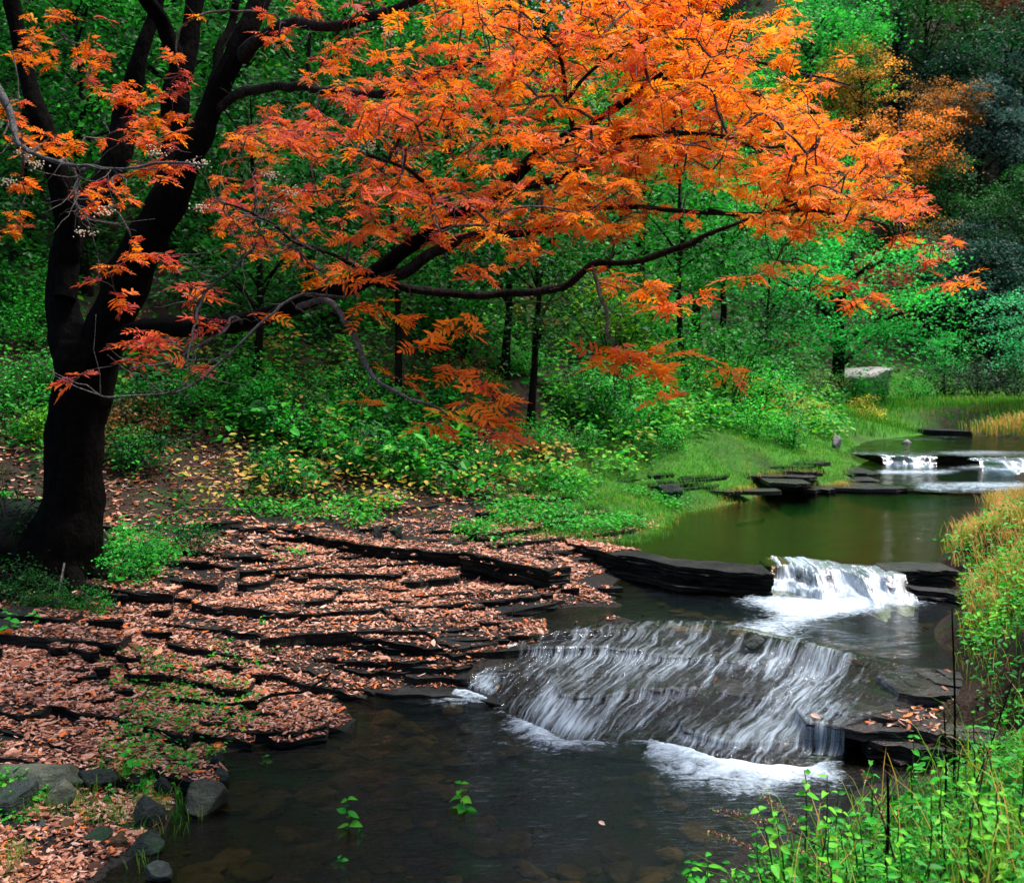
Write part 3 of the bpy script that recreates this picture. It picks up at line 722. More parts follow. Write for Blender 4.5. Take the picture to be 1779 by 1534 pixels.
# upper pool
up_poly = np.array([P(x, y, ZU)[:2] for x, y in [(1080, 962), (1200, 972), (1345, 985), (1440, 972), (1550, 984), (1700, 984)]] + [(5.9, 12), (8.5, 17), (12, 24), (4, 23), (1.0, 13)])
def foam_up(X, Y):
    px, py, _ = proj(np.stack([X, Y, np.full(X.shape, ZU)], -1))
    c = np.array([P(x, y, ZU)[:2] for x, y in [(1600, 848), (1700, 850), (1800, 842)]]); d1, _ = dist_line(X, Y, c)
    c2 = np.array([P(x, y, ZU)[:2] for x, y in [(1600, 868), (1700, 862), (1800, 856)]]); d2, _ = dist_line(X, Y, c2)
    f = .75 * np.exp(-(d1 / .45) ** 2) + .4 * np.exp(-(d2 / .3) ** 2) + .12 * fbm(X * .6, Y * 1.5, 14)
    return f - .05, X * .25, Y * .25, 0 * X
water_grid('stream_water', .8, 12, 10, 24, .08, ZU, lambda x, y: inpoly(x, y, up_poly), foam_up, M['still'], 'still green water of the upper pool', .002)
# far reach: rapid between the two far shelves, then the level above
r_poly = np.array([P(x, y, .56)[:2] for x, y in [(1545, 846), (1640, 850), (1800, 852), (1950, 850)]] + [(14, 23.5), (6.5, 24)])
def foam_r(X, Y):
    px, py, _ = proj(np.stack([X, Y, np.full(X.shape, .56)], -1))
    f = .62 * np.exp(-((py - 843) / 8) ** 2) * sstep(1540, 1620, px) + .8 * np.exp(-((py - (815 - .02 * (px - 1500))) / 7) ** 2) * sstep(1600, 1760, px) + .62 * np.exp(-((py - 820) / 5) ** 2) * sstep(1500, 1540, px) * (1 - sstep(1620, 1700, px))
    return f + .12 + .14 * fbm(X, Y * 2, 4), X * .3, Y * .2, -.06 * sstep(838, 852, py)
water_grid('stream_water', 5, 16, 16, 25, .08, .56, lambda x, y: inpoly(x, y, r_poly), foam_r, M['pool'], 'riffled water between the two far shelves', .01)
far_poly = np.array([P(x, y, ZF)[:2] for x, y in [(1490, 792), (1620, 794), (1800, 796), (1950, 796)]] + [(16, 34), (12, 36), (8, 29)])
def foam_f(X, Y):
    px, py, _ = proj(np.stack([X, Y, np.full(X.shape, ZF)], -1))
    return .3 + .3 * fbm(X * .8, Y * 1.2, 6) + .25 * np.exp(-((py - 788) / 5) ** 2), X * .3, Y * .2, 0 * X
water_grid('stream_water', 6, 18, 20, 36, .1, ZF + .015, lambda x, y: inpoly(x, y, far_poly), foam_f, M['pool'], 'far shallow reach of the stream', .008)
# the two falls
def fall(label, lip_px, zt, zb, out, nu, nv, seed, foam, spread=1.0, rough=1.0):
    l = resample(np.array([P(x, y, zt) for x, y in lip_px]), nu); s = np.linspace(0, 1, nv)
    u = np.linspace(0, 1, nu); Lw = np.linalg.norm(l[-1] - l[0])
    o = out * (.55 + .9 * vn(u * Lw * 5, u * 0, seed) + .5 * vn(u * Lw * 14, u * 0, seed + 1)) * (.35 + .65 * np.sin(np.clip(u, .02, .98) * math.pi) ** .5)
    stepz = .35 + .3 * vn(u * Lw * 4, u * 0, seed + 2)      # a rock step part of the way down
    Vx, fo = [], []
    cx = l[:, 0].mean()
    for t in s:
        back = np.clip((.25 - t) / .25, 0, 1); uu = u * Lw
        yy = l[:, 1] - o * t ** .8 + .3 * back + rough * .07 * (vn(uu * 16, uu * 0 + t * 7, seed + 11) - .5) * sstep(.1, .4, t)
        lip = .035 * (vn(uu * 7, uu * 0, seed + 5) - .5) * sstep(0, .1, u) * (1 - sstep(.9, 1, u)) - .03 * (1 - sstep(0, .08, u))
        q = np.clip((t - .12) / .88, 0, 1); fallp = .55 * sstep(stepz - .28, stepz, q) + .45 * sstep(stepz + .12, 1.0, q)
        zz = zt + lip * (1 - q) - (zt - zb + .03) * fallp
        zz = zz + rough * .06 * (vn(uu * 13 + t * 2, uu * 0 + t * 6, seed + 3) - .5) * sstep(.15, .5, t) + rough * .025 * (vn(uu * 45, uu * 0 + t * 14, seed + 4) - .5)
        xx = cx + (l[:, 0] - cx) * (1 + (spread - 1) * t) + .03 * (vn(uu * 11, uu * 0 + t * 5, seed + 9) - .5) - .10 * rough * t * t
        Vx.append(np.stack([xx, yy, zz], 1))
        hole = np.maximum(vn(uu * 8, uu * 0 + t * 2.2, seed + 7), .30)
        fo.append(foam * (.55 + .45 * t) + .85 * (hole - .5) + .35 * sstep(.7, 1, t) - .3 * (1 - sstep(0, .06, u)) - .3 * sstep(.94, 1, u))
    V = np.vstack(Vx); fo = np.concatenate(fo)
    i = (np.arange(nv - 1)[:, None] * nu + np.arange(nu - 1)[None]).ravel()
    uv = np.stack([np.tile(u, nv) * Lw, np.repeat(s, nu) * .5], 1)
    return link('waterfall', mesh_np('waterfall', V, np.stack([i, i + 1, i + nu + 1, i + nu], 1), M['rapid'], True, {'foam': fo}, uv), kind='structure', label=label)
fall('white waterfall spilling from the upper pool', [(1340, 972), (1380, 975), (1420, 980), (1460, 984), (1500, 990), (1552, 992)], ZU + .012, ZM, .85, 240, 80, 3, .97, 1.25, .8)
fall('small far waterfall in thin white strands', [(1530, 791), (1570, 792), (1625, 793)], ZF + .02, .56, .35, 60, 24, 8, .66, 1, .6)
fall('low white rapid at the right of the far shelf', [(1690, 797), (1740, 797), (1830, 797)], ZF + .02, .56, 1.4, 80, 30, 12, .74, 1, .8)
# dark rocks showing in the main fall
ledge('wet rock step behind the falling white water', [(1335, 984), (1400, 984), (1470, 990), (1555, 994)], .465, [.06, .08, .08], .4, 'rock_wet')
for k, (px, py, lab) in enumerate([(1392, 1000, 'left'), (1508, 1006, 'right'), (1445, 990, 'upper middle')]):
    put_boulder(px, py, .40, .10, .07, .10, 'boulder_dark', 'dark wet rock parting the white waterfall on its %s' % lab, 4, .4 + k, group=None, cat='stone', name='stone')

# ------------------------------------------------------------------ fallen leaves on the terrace and banks
def litter(n, poly_px, name, label, size=.042, zband=None, edge=.35):
    poly = np.array(poly_px, float); pts = []
    # sample the ground so that every part of the picture gets its share
    while sum(len(p) for p in pts) < n:
        y = np.exp(rng.uniform(math.log(4.2), math.log(17), 30000)); x = rng.uniform(-.56, .4, 30000) * y
        y = y + rng.normal(0, .1, len(y)); z = H0(x, y); px, py, _ = proj(np.stack([x, y, z], -1))
        m = inpoly(px, py, poly)
        den = .55 + .65 * fbm(x * 1.1, y * 2.0, 91) + .75 * fbm(x * 2.6, y * 9, 92)
        m &= rng.random(len(x)) < den
        pts.append(np.stack([x[m], y[m]], 1))
    xy = np.vstack(pts)[:n]; x, y = xy[:, 0], xy[:, 1]
    z, rk, nz = drop(x, y); z2, _, _ = drop(x, y - .045)
    dropoff = z - z2
    m = ~((dropoff > .018) & (rng.random(len(x)) < edge)) & (nz > .5)
    m &= z > np.where(y > 8.6, np.where((x > .3) & (y < 11.4), ZM, np.where(x > 1.2, ZU, 0)), 0) + .008
    m &= ~inpoly(x, y, np.vstack([Bp + [0, -.02], Tp[::-1]]))
    x, y, z = x[m], y[m], z[m]; k = len(x)
    th = rng.uniform(0, 6.283, k); di = np.stack([np.cos(th), np.sin(th), rng.normal(0, .22, k)], 1)
    nr = rnd_dirs(k, 1.0, .42)
    s = size * np.clip(rng.lognormal(-.08, .34, k), .4, 2.0)
    r = np.clip(rng.normal(.55, .25, k) + .26 * fbm(x * .8, y * .8, 17) - .15 * sstep(1.2, 4.2, -x), 0, 1)
    r = np.where(rng.random(k) < .05, 1.0, r)
    t1 = wid(LEAF6, .42); t1 = (t1[0] + np.array([0, 0, 0]) + (t1[0][:, 0:1] - .5) ** 2 * np.array([0, 0, .5]), t1[1])
    V, Fc, rr = inst(t1, np.stack([x, y, z + .004 + rng.uniform(0, .010, k)], 1) - di * s[:, None] * .5, frames(di, nr), s, r)
    return link(name, mesh_np(name, V, Fc, M['litter'], False, {'rnd': rr}), kind='stuff', label=label)
litter(56000, [(0, 1110), (60, 1060), (160, 1010), (300, 960), (470, 930), (640, 905), (800, 890), (1000, 880), (1210, 895), (1190, 930), (1160, 955), (1000, 1000), (1120, 1046), (1000, 1092), (880, 1125), (790, 1160), (790, 1195), (640, 1215), (590, 1295), (470, 1320), (400, 1400), (330, 1500), (300, 1560), (-80, 1560), (-80, 1110)],
       'leaf_litter', 'pinkish brown fallen leaves carpeting the stepped rock terrace', .038)
litter(1700, [(0, 1110), (160, 1010), (470, 930), (800, 890), (1190, 930), (1000, 1000), (1000, 1085), (780, 1160), (640, 1215), (470, 1320), (330, 1500), (-80, 1560)], 'leaf_litter', 'larger curled leaves lying scattered over the small leaf litter', .075)
litter(2200, [(975, 938), (1180, 972), (1345, 984), (1346, 1004), (1180, 992), (1060, 972), (975, 950)], 'leaf_litter', 'fallen leaves on top of the long ledge by the upper pool', .04)
litter(9000, [(-60, 600), (250, 600), (420, 700), (600, 780), (900, 850), (1000, 880), (640, 905), (300, 960), (-60, 1080)], 'leaf_litter', 'brown fallen leaves on the shaded slope around the dark tree', .07)
litter(420, [(1450, 1170), (1720, 1165), (1740, 1240), (1620, 1310), (1480, 1290)], 'leaf_litter', 'wet fallen leaves on the rock shelf right of the cascade', .05)
# a few leaves that can be told apart
LM = {}
def one_leaf(px, py, z, s, rnd_, label, col='litter'):
    p = P(px, py, z); key = (round(rnd_, 1), col)
    if key not in LM:
        t = wid(LEAF6, .5); LM[key] = mesh_np('fallen_leaf', t[0], t[1], M[col], False, {'rnd': np.full(len(t[0]), rnd_)})
    zz, _, _ = drop(np.array([p[0]]), np.array([p[1]]))
    link('fallen_leaf', LM[key], loc=(p[0], p[1], max(float(zz[0]), z) + .02), rot=(.5, .1, px * .7), scale=s, label=label, cat='leaf')
one_leaf(868, 1196, .12, .06, .9, 'single yellow leaf stuck on the lip of the small left fall', 'rowan')
one_leaf(1245, 1180, .22, .07, .3, 'reddish leaf on the wet rock in the middle of the cascade')
one_leaf(1408, 1245, .18, .08, .8, 'pale pink leaf on the rock at the right of the cascade')
one_leaf(1040, 1432, .01, .05, .8, 'single pale leaf floating on the dark pool near the bottom')
one_leaf(292, 1288, .15, .05, .95, 'lone yellowish leaf on the stones left of the pool', 'rowan')
def stick(name, pts, r0, r1, mat, label, cat='branch', group=None):
    pts = smooth_line(pts, 14); pts = pts + rng.normal(0, .006, pts.shape)
    c = pts[0].copy(); return link(name, tubes_mesh(name, [(pts - c, np.linspace(r0, r1, 14), 6)], M[mat]), loc=c, label=label, cat=cat, group=group)
def on(px, py, z, up=.02):
    p = P(px, py, z); zz, _, _ = drop(p[None, 0], p[None, 1]); return np.array([p[0], p[1], zz[0] + up])
stick('fallen_branch', [on(295, 1228, .18, .03), on(400, 1222, .18, .04), on(480, 1205, .18, .05), on(530, 1185, .2, .06), on(575, 1158, .22, .08)], .016, .009, 'bark', 'long dark fallen branch curving over the leafy rocks')
stick('fallen_branch', [on(372, 1248, .14), on(385, 1228, .16, .05), on(398, 1210, .18, .05)], .008, .006, 'greybark', 'short pale stick lying across the dark fallen branch')
stick('fallen_branch', [on(210, 1232, .22), on(250, 1226, .22, .05), on(258, 1204, .25, .1)], .006, .004, 'stalk', 'small forked twig on the terrace left of the long branch')
stick('fallen_branch', [on(640, 860, .8, .05), on(720, 856, .8, .08), on(800, 846, .8, .1), on(870, 838, .85, .1)], .02, .01, 'bark', 'dark dead branch lying in the green plants behind the terrace')
stick('fallen_branch', [on(285, 910, .8, .1), on(330, 905, .8, .12), on(420, 900, .8, .1), on(470, 893, .8, .1)], .014, .008, 'greybark', 'pale dead branch on the dark bank right of the big trunk')
stick('fallen_branch', [on(55, 1020, .7, .02), on(95, 1018, .7, .1), on(115, 985, .72, .2), on(112, 975, .75, .25)], .014, .006, 'greybark', 'small pale broken twig at the foot of the big dark tree')
# ------------------------------------------------------------------ the rowan
W = lambda wpx, d: wpx * d / F / 2     # a width in pixels at a distance -> radius
rowan_base = np.array([*P(120, 985, .70)[:2], 0.0]); rd = rowan_base[1]
rowan_base[2] = float(H(rowan_base[0], rowan_base[1])) - .05
rowan = link('rowan_tree', None, loc=rowan_base, label='big dark many stemmed tree with orange autumn leaves reaching over the stream', cat='tree')
RB = rowan_base
def local(p): return np.asarray(p) - RB
limb_nodes, limb_rad = [], []
def limb(pts, name='limb', mat='bark', sides=9, n=None, jit=.0):
    """pts: (px, py, d, width_px)"""
    P3 = np.array([[*D(a, b, c), W(w, c)] for a, b, c, w in pts])
    n = n or max(10, len(pts) * 5); L = smooth_line(P3, n)
    k = np.linspace(0, 1, n); wob = np.stack([fbm(k * 6, k * 0, 3 + len(limb_nodes)), fbm(k * 6, k * 0, 9 + len(limb_nodes)), fbm(k * 6, k * 0, 14 + len(limb_nodes))], 1)
    L[:, :3] += wob * (np.minimum(L[:, 3:4], .06) * .7 + (.02 if L[:, 3].max() < .06 else 0))
    L[:, 3] = np.maximum(L[:, 3] * (1 + (.20 if name == 'limb' else .04) * fbm(k * n * .45, k * 0, 8 + len(limb_nodes))), .0025)
    limb_nodes.append(L[:, :3]); limb_rad.append(L[:, 3])
    V, q, t = tube(local(L[:, :3]), L[:, 3], sides)
    if mat == 'bark':
        th = np.tile(np.arange(sides) * 6.283 / sides, n); cc = np.repeat(local(L[:, :3]), sides, 0); al = np.repeat(np.arange(n), sides)
        kk = .16 * fbm(np.cos(th) * 2.6 + 7, np.sin(th) * 2.6 + al * .10, 5 + len(limb_nodes)) + .07 * fbm(np.cos(th) * 7, np.sin(th) * 7 + al * .35, 6)
        V[:-1] = cc + (V[:-1] - cc) * (1 + kk)[:, None]
    link(name, mesh_np(name, V, [q, t], M[mat], True), rowan)
b = rd
# trunk with a flared, lumpy foot
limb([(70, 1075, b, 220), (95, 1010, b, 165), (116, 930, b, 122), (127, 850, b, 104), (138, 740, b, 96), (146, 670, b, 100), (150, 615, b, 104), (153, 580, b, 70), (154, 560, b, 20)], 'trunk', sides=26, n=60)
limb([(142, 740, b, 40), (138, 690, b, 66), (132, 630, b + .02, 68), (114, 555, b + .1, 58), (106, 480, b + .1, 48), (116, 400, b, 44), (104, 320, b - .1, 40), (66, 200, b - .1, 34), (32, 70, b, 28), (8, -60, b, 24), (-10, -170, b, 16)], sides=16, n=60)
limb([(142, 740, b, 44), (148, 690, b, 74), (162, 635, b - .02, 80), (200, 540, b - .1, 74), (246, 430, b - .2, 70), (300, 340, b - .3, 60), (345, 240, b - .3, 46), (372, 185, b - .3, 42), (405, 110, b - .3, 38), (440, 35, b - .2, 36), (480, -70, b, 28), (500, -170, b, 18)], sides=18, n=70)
limb([(292, 350, b - .25, 50), (306, 240, b, 46), (314, 130, b + .1, 42), (335, 40, b + .2, 32), (352, -60, b + .3, 26), (370, -160, b + .3, 15)], sides=10)
limb([(313, 130, b + .1, 32), (292, 60, b, 28), (250, -15, b - .2, 26), (215, -110, b - .3, 16)])
limb([(112, 520, b, 34), (122, 440, b + .1, 42), (165, 345, b + .4, 44), (196, 290, b + .5, 44), (213, 200, b + .6, 42), (245, 95, b + .6, 28), (272, 5, b + .7, 22), (300, -120, b + .7, 14)])
limb([(352, 210, b - .3, 22), (375, 120, b, 18), (400, 50, b + .2, 14), (420, -30, b + .3, 12)])
limb([(418, 98, b - .3, 26), (455, 62, b - .6, 24), (505, 38, b - 1, 20), (570, 48, b - 1.3, 18), (630, 32, b - 1.6, 18), (710, 5, b - 1.9, 15), (790, -25, b - 2.1, 11), (900, -60, b - 2.3, 7)], mat='limb')
limb([(560, 160, b - .6, 14), (640, 165, b - 1.3, 16), (720, 140, b - 1.7, 14), (800, 115, b - 2, 11), (900, 95, b - 2.2, 7), (1000, 60, b - 2.4, 4)], mat='limb')
limb([(372, 190, b - .3, 18), (460, 150, b - .4, 16), (560, 160, b - .6, 14)], mat='limb')
# the low limb that reaches over the stream
e = b - .15
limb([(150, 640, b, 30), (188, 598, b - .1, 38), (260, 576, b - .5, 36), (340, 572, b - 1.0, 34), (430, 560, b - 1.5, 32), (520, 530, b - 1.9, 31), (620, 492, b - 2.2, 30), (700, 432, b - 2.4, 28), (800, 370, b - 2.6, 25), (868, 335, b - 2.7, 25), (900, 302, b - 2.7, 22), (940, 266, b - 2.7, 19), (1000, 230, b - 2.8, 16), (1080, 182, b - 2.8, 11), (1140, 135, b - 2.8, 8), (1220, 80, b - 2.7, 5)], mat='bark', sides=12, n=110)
limb([(500, 540, b - 1.8, 13), (560, 524, b - 2.3, 11), (598, 556, b - 2.8, 10), (618, 590, b - 3, 9), (630, 625, b - 3.2, 9), (652, 660, b - 3.4, 8), (690, 680, b - 3.6, 7), (725, 703, b - 3.8, 5)], mat='greybark')
limb([(868, 336, b - 2.7, 14), (920, 326, b - 2.9, 13), (972, 310, b - 3.0, 11), (1010, 288, b - 3.1, 9), (1060, 258, b - 3.1, 8), (1110, 240, b - 3.1, 7), (1190, 228, b - 3.2, 5), (1290, 245, b - 3.2, 4)], mat='limb')
limb([(640, 488, b - 2.2, 22), (700, 470, b - 2.5, 22), (760, 435, b - 2.6, 20), (830, 415, b - 2.8, 16), (930, 405, b - 2.9, 12), (1020, 365, b - 3.0, 10), (1110, 360, b - 3, 9), (1230, 370, b - 3, 7), (1330, 375, b - 3, 6), (1420, 370, b - 2.9, 5), (1540, 395, b - 2.8, 3)], mat='limb', n=60)
limb([(660, 490, b - 2.2, 20), (720, 500, b - 2.0, 16), (790, 508, b - 1.8, 15), (850, 514, b - 1.7, 15), (920, 508, b - 1.7, 15), (985, 494, b - 1.7, 13), (1030, 456, b - 1.8, 13), (1100, 454, b - 1.9, 10), (1180, 430, b - 1.9, 12), (1225, 408, b - 1.9, 8), (1300, 380, b - 2, 5)], mat='limb', n=60)
limb([(1026, 460, b - 1.8, 8), (1046, 520, b - 2.1, 7), (1058, 575, b - 2.4, 6), (1072, 612, b - 2.6, 5), (1064, 650, b - 2.7, 3)], mat='greybark', sides=6)
limb([(1000, 232, b - 2.8, 9), (986, 190, b - 2.9, 8), (980, 130, b - 2.9, 7), (960, 80, b - 3, 6), (900, 20, b - 3, 5), (870, -40, b - 3, 3)], mat='limb', sides=6)
limb([(985, 165, b - 2.9, 7), (1050, 110, b - 2.9, 7), (1120, 65, b - 2.9, 6), (1200, 5, b - 2.9, 5), (1250, -50, b - 2.8, 3)], mat='limb', sides=6)
limb([(1060, 190, b - 2.8, 7), (1130, 150, b - 2.7, 6), (1240, 105, b - 2.5, 6), (1310, 104, b - 2.4, 5), (1400, 128, b - 2.3, 4), (1480, 148, b - 2.2, 3)], mat='limb', sides=6)
limb([(800, 372, b - 2.6, 9), (765, 345, b - 2.9, 9), (730, 310, b - 3.1, 7), (690, 285, b - 3.2, 6), (640, 270, b - 3.3, 5)], mat='limb', sides=6)
limb([(640, 486, b - 2.2, 8), (590, 450, b - 2.6, 7), (520, 420, b - 3.0, 6), (450, 380, b - 3.2, 5), (380, 350, b - 3.3, 3)], mat='limb', sides=6)
limb([(1110, 240, b - 3.1, 6), (1210, 235, b - 2.9, 6), (1290, 250, b - 2.7, 5), (1380, 255, b - 2.5, 5), (1460, 260, b - 2.4, 4), (1560, 240, b - 2.2, 3)], mat='limb', sides=6)
limb([(1230, 370, b - 3, 6), (1330, 370, b - 3.0, 5), (1430, 345, b - 3.0, 4), (1530, 350, b - 2.9, 3), (1610, 340, b - 2.8, 2)], mat='limb', sides=6)
# pale twigs in front of the trunk
limb([(-60, 90, b - 2.4, 16), (0, 165, b - 2.6, 14), (26, 226, b - 2.7, 12), (46, 256, b - 2.8, 9), (108, 282, b - 2.9, 8), (152, 292, b - 3, 7), (205, 297, b - 3.1, 5), (280, 286, b - 3.1, 5), (360, 290, b - 3.2, 3)], mat='greybark', sides=6)
limb([(152, 292, b - 3, 7), (136, 312, b - 3, 6), (131, 350, b - 3.1, 4), (134, 375, b - 3.1, 3)], mat='greybark', sides=5)
limb([(598, 515, b - 2.6, 7), (540, 515, b - 2.8, 6), (498, 525, b - 2.9, 6), (462, 555, b - 3.0, 5), (412, 602, b - 3.1, 5), (352, 655, b - 3.2, 4), (300, 680, b - 3.3, 4), (195, 690, b - 3.5, 4), (160, 672, b - 3.5, 2)], mat='greybark', sides=6)
limb([(420, 562, b - 1.5, 7), (405, 548, b - 1.9, 6), (392, 575, b - 2.2, 5), (370, 590, b - 2.5, 5), (300, 625, b - 2.9, 4), (225, 640, b - 3, 2)], mat='greybark', sides=5)
limb([(352, 510, b - 3.0, 5), (340, 550, b - 3.1, 5), (332, 590, b - 3.2, 4), (322, 640, b - 3.3, 3)], mat='greybark', sides=5)
limb([(450, 420, b - 3.0, 5), (400, 470, b - 3.0, 5), (352, 510, b - 3.0, 5)], mat='greybark', sides=5)

for k, (an, L) in enumerate([(-2.6, .75), (-1.7, .55), (-1.0, .8), (-.2, .65), (.9, .6), (2.4, .7), (3.1, .9)]):   # roots gripping the bank
    tt_ = np.linspace(0, 1, 9); c0 = D(112, 930, b); rx = c0[0] + np.cos(an) * L * tt_ + .05 * fbm(tt_ * 4, tt_ * 0, k); ry = c0[1] + np.sin(an) * L * tt_
    gz = H(rx, ry); rz = gz * tt_ ** .5 + (gz + .42) * (1 - tt_ ** .5) - .05 * tt_
    V, q, t = tube(local(np.stack([rx, ry, rz], 1)), np.linspace(.13, .025, 9) * (1 + .2 * fbm(tt_ * 9, tt_ * 0, k)), 9)
    link('root', mesh_np('root', V, [q, t], M['bark'], True), rowan)
bank = boulder_mesh(91, .9, 5); bank = (bank[0] / np.linalg.norm(bank[0], axis=1)[:, None] * (1 + .3 * fbm(bank[0][:, 0] * 2 + 5, bank[0][:, 1] * 2 + bank[0][:, 2] * 1.5, 4))[:, None], bank[1])
link('earth_bank', mesh_np('earth_bank', bank[0], bank[1], M['mound'], True), loc=(*(D(-10, 900, b + .35)[:2]), .72), scale=(1.0, .7, .52), rot=(0, 0, .5), label='black mossy mound of earth and rock at the left edge beside the trunk', cat='mound')
# twigs grow from the limbs to the places where leaves hang
dense = [(560, 25), (600, -80), (1390, -80), (1385, 50), (1372, 95), (1440, 130), (1410, 190), (1450, 205), (1500, 260), (1585, 225), (1530, 295), (1612, 345), (1596, 388), (1500, 400), (1420, 415), (1340, 412), (1270, 372), (1200, 408), (1090, 420), (960, 412), (860, 440), (760, 430), (690, 455), (600, 480), (490, 468), (410, 440), (355, 385), (372, 300), (410, 225), (480, 170), (560, 120)]
at = []
def dcan(px, py): return b - 1.5 - 1.35 * sstep(350, 750, px) + .55 * sstep(1250, 1600, px)
while len(at) < 1550:
    px, py = rng.uniform(340, 1640), rng.uniform(-80, 490)
    if not inpoly(px, py, dense): continue
    keep = np.interp(px, [350, 560, 800, 1000, 1150, 1300, 1600], [.34, .36, .42, .58, .88, 1, 1]) * np.interp(py, [-80, 100, 300, 400, 480], [1, .95, .9, .55, .4])
    hole = fbm(px / 130, py / 60, 33)
    if rng.random() > keep * (1 + 1.6 * hole): continue
    if 1290 < px < 1420 and 95 < py < 165 and rng.random() < .75: continue
    d = dcan(px, py) + rng.normal(0, .75)
    at.append((*D(px, py, max(4.9, d)), px))
for px, py, sx, sy, n, d in [(40, 90, 40, 25, 9, 7.6), (120, 100, 45, 20, 6, 7.8), (180, 100, 20, 25, 5, 8), (60, 250, 50, 15, 6, 6.8), (200, 160, 60, 20, 10, 7.5), (290, 190, 50, 30, 10, 7.4), (20, 195, 20, 20, 4, 7), (250, 240, 60, 25, 10, 7), (330, 120, 30, 80, 6, 7.5),
                            (300, 290, 70, 20, 10, 6.8), (20, 400, 18, 18, 4, 6.6), (30, 320, 18, 12, 3, 6.6), (200, 340, 40, 20, 5, 6.6), (250, 440, 30, 18, 4, 6.5), (290, 450, 25, 20, 4, 6.5), (190, 470, 20, 12, 3, 6.5), (215, 520, 15, 10, 2, 6.6), (130, 255, 30, 10, 4, 6.8), (160, 360, 20, 10, 2, 6.6),
                            (240, 590, 20, 10, 3, 6.4), (280, 582, 12, 12, 2, 6.4), (365, 560, 14, 8, 2, 6.3), (125, 662, 14, 6, 2, 6.2), (335, 640, 10, 6, 2, 6.2), (240, 630, 10, 8, 2, 6.3), (450, 545, 8, 6, 1, 6.4), (340, 500, 25, 10, 3, 6.5), (100, 30, 60, 20, 6, 8.2), (470, 60, 40, 40, 6, 7.6), (520, 10, 30, 20, 5, 7.4),
                            (620, 720, 12, 6, 1, 5.8), (800, 560, 28, 14, 3, 5.7), (740, 590, 14, 8, 2, 5.7), (780, 640, 20, 12, 2, 5.6), (840, 690, 26, 20, 4, 5.5), (790, 715, 28, 16, 3, 5.5), (850, 735, 28, 14, 4, 5.5), (880, 745, 24, 10, 3, 5.5), (745, 740, 12, 6, 1, 5.6), (640, 520, 16, 12, 2, 6), (700, 560, 14, 10, 2, 5.9), (665, 490, 18, 10, 2, 6.2), (610, 480, 14, 12, 2, 6.2), (700, 660, 12, 6, 1, 5.8),
                            (1060, 630, 18, 12, 3, 6.2), (1110, 620, 35, 16, 5, 6.1), (1140, 640, 25, 12, 4, 6.1), (1180, 615, 18, 6, 2, 6.2), (1265, 645, 25, 4, 3, 6.4), (1150, 710, 12, 4, 1, 6.2), (1120, 505, 40, 20, 7, 7.2), (1170, 530, 30, 20, 6, 7.3), (1080, 480, 30, 12, 4, 7.2),
                            (1500, 525, 12, 14, 3, 6.9), (1330, 470, 50, 14, 5, 7.1), (1420, 480, 30, 20, 4, 7), (1560, 420, 35, 8, 3, 7.2), (1650, 420, 22, 6, 3, 7.1), (1620, 455, 10, 12, 2, 7.1), (1675, 490, 18, 6, 3, 7.0), (1600, 335, 20, 8, 3, 7.2), (1480, 100, 18, 6, 2, 7.4), (1440, 150, 14, 8, 2, 7.4), (1600, 430, 12, 6, 2, 7.2), (1350, 400, 40, 20, 8, 7.2), (820, 470, 40, 20, 5, 6.8), (900, 440, 50, 16, 5, 6.8)]:
    dd = d - 9.0 + b
    for _ in range(n):
        a, c = rng.normal(px, sx * .6), rng.normal(py, sy * .6)
        at.append((*D(a, c, dd + rng.normal(0, .12)), a))
for _ in range(330):                   # the rest of the crown, higher up
    a, c = rng.uniform(-150, 950), rng.uniform(-620, -90); at.append((*D(a, c, b - .3 + rng.normal(0, 1.1)), a))
at = np.array(at)
nodes = [np.vstack(limb_nodes)]; nrad = [np.concatenate(limb_rad)]
AN = np.vstack(limb_nodes); AR = np.concatenate(limb_rad); par = np.full(len(AN), -1); nleaf = np.zeros(len(AN))
d0 = np.array([np.min(np.linalg.norm(AN - a[:3], axis=1)) for a in at]); order = np.argsort(d0)
cap = 16000
NN = np.zeros((cap, 3)); NP = np.full(cap, -1); NL = np.zeros(cap); NI = len(AN); NN[:NI] = AN; BASE = NI
thick = AR > .055
paths = []
tips = []
for q in order:
    a = at[q, :3]
    dv = NN[:NI] - a; dist = np.linalg.norm(dv, axis=1)
    # a twig leaves its branch rather upward and outward: discourage the thick trunk
    dist = dist + .9 * np.r_[thick, np.zeros(NI - BASE, bool)]
    j = int(np.argmin(dist)); s = NN[j]; L = np.linalg.norm(a - s)
    if L < .03: a = a + rng.normal(0, .05, 3); L = np.linalg.norm(a - s) + 1e-3
    n = int(np.clip(L / .07, 2, 12)); t = np.linspace(0, 1, n + 1)[1:]
    side = rng.normal(0, .11 * L, 3); sag = np.array([0, 0, .10 * L])
    pts = s + (a - s) * t[:, None] + (side + sag) * (np.sin(t * math.pi))[:, None] + rng.normal(0, .008, (n, 3)) * (t < 1)[:, None]
    ids = np.arange(NI, NI + n); NN[ids] = pts; NP[ids[0]] = j; NP[ids[1:]] = ids[:-1]; NI += n
    paths.append((j, ids)); tips.append((q, ids[-1], pts[-1] - pts[-2]))
    k = ids[-1]
    while k >= BASE: NL[k] += 1; k = NP[k]
tw = []
for j, ids in paths:
    rr = .0022 * np.maximum(NL[ids], 1) ** .47
    r0 = min(rr[0] * 1.1, limb_rad and 1.0)
    tw.append((local(np.vstack([NN[j], NN[ids]])), np.r_[r0, rr[:-1], .0012], 5 if rr[0] > .004 else 4))
lim = [q for q in range(len(limb_nodes)) if limb_rad[q].max() < .075]
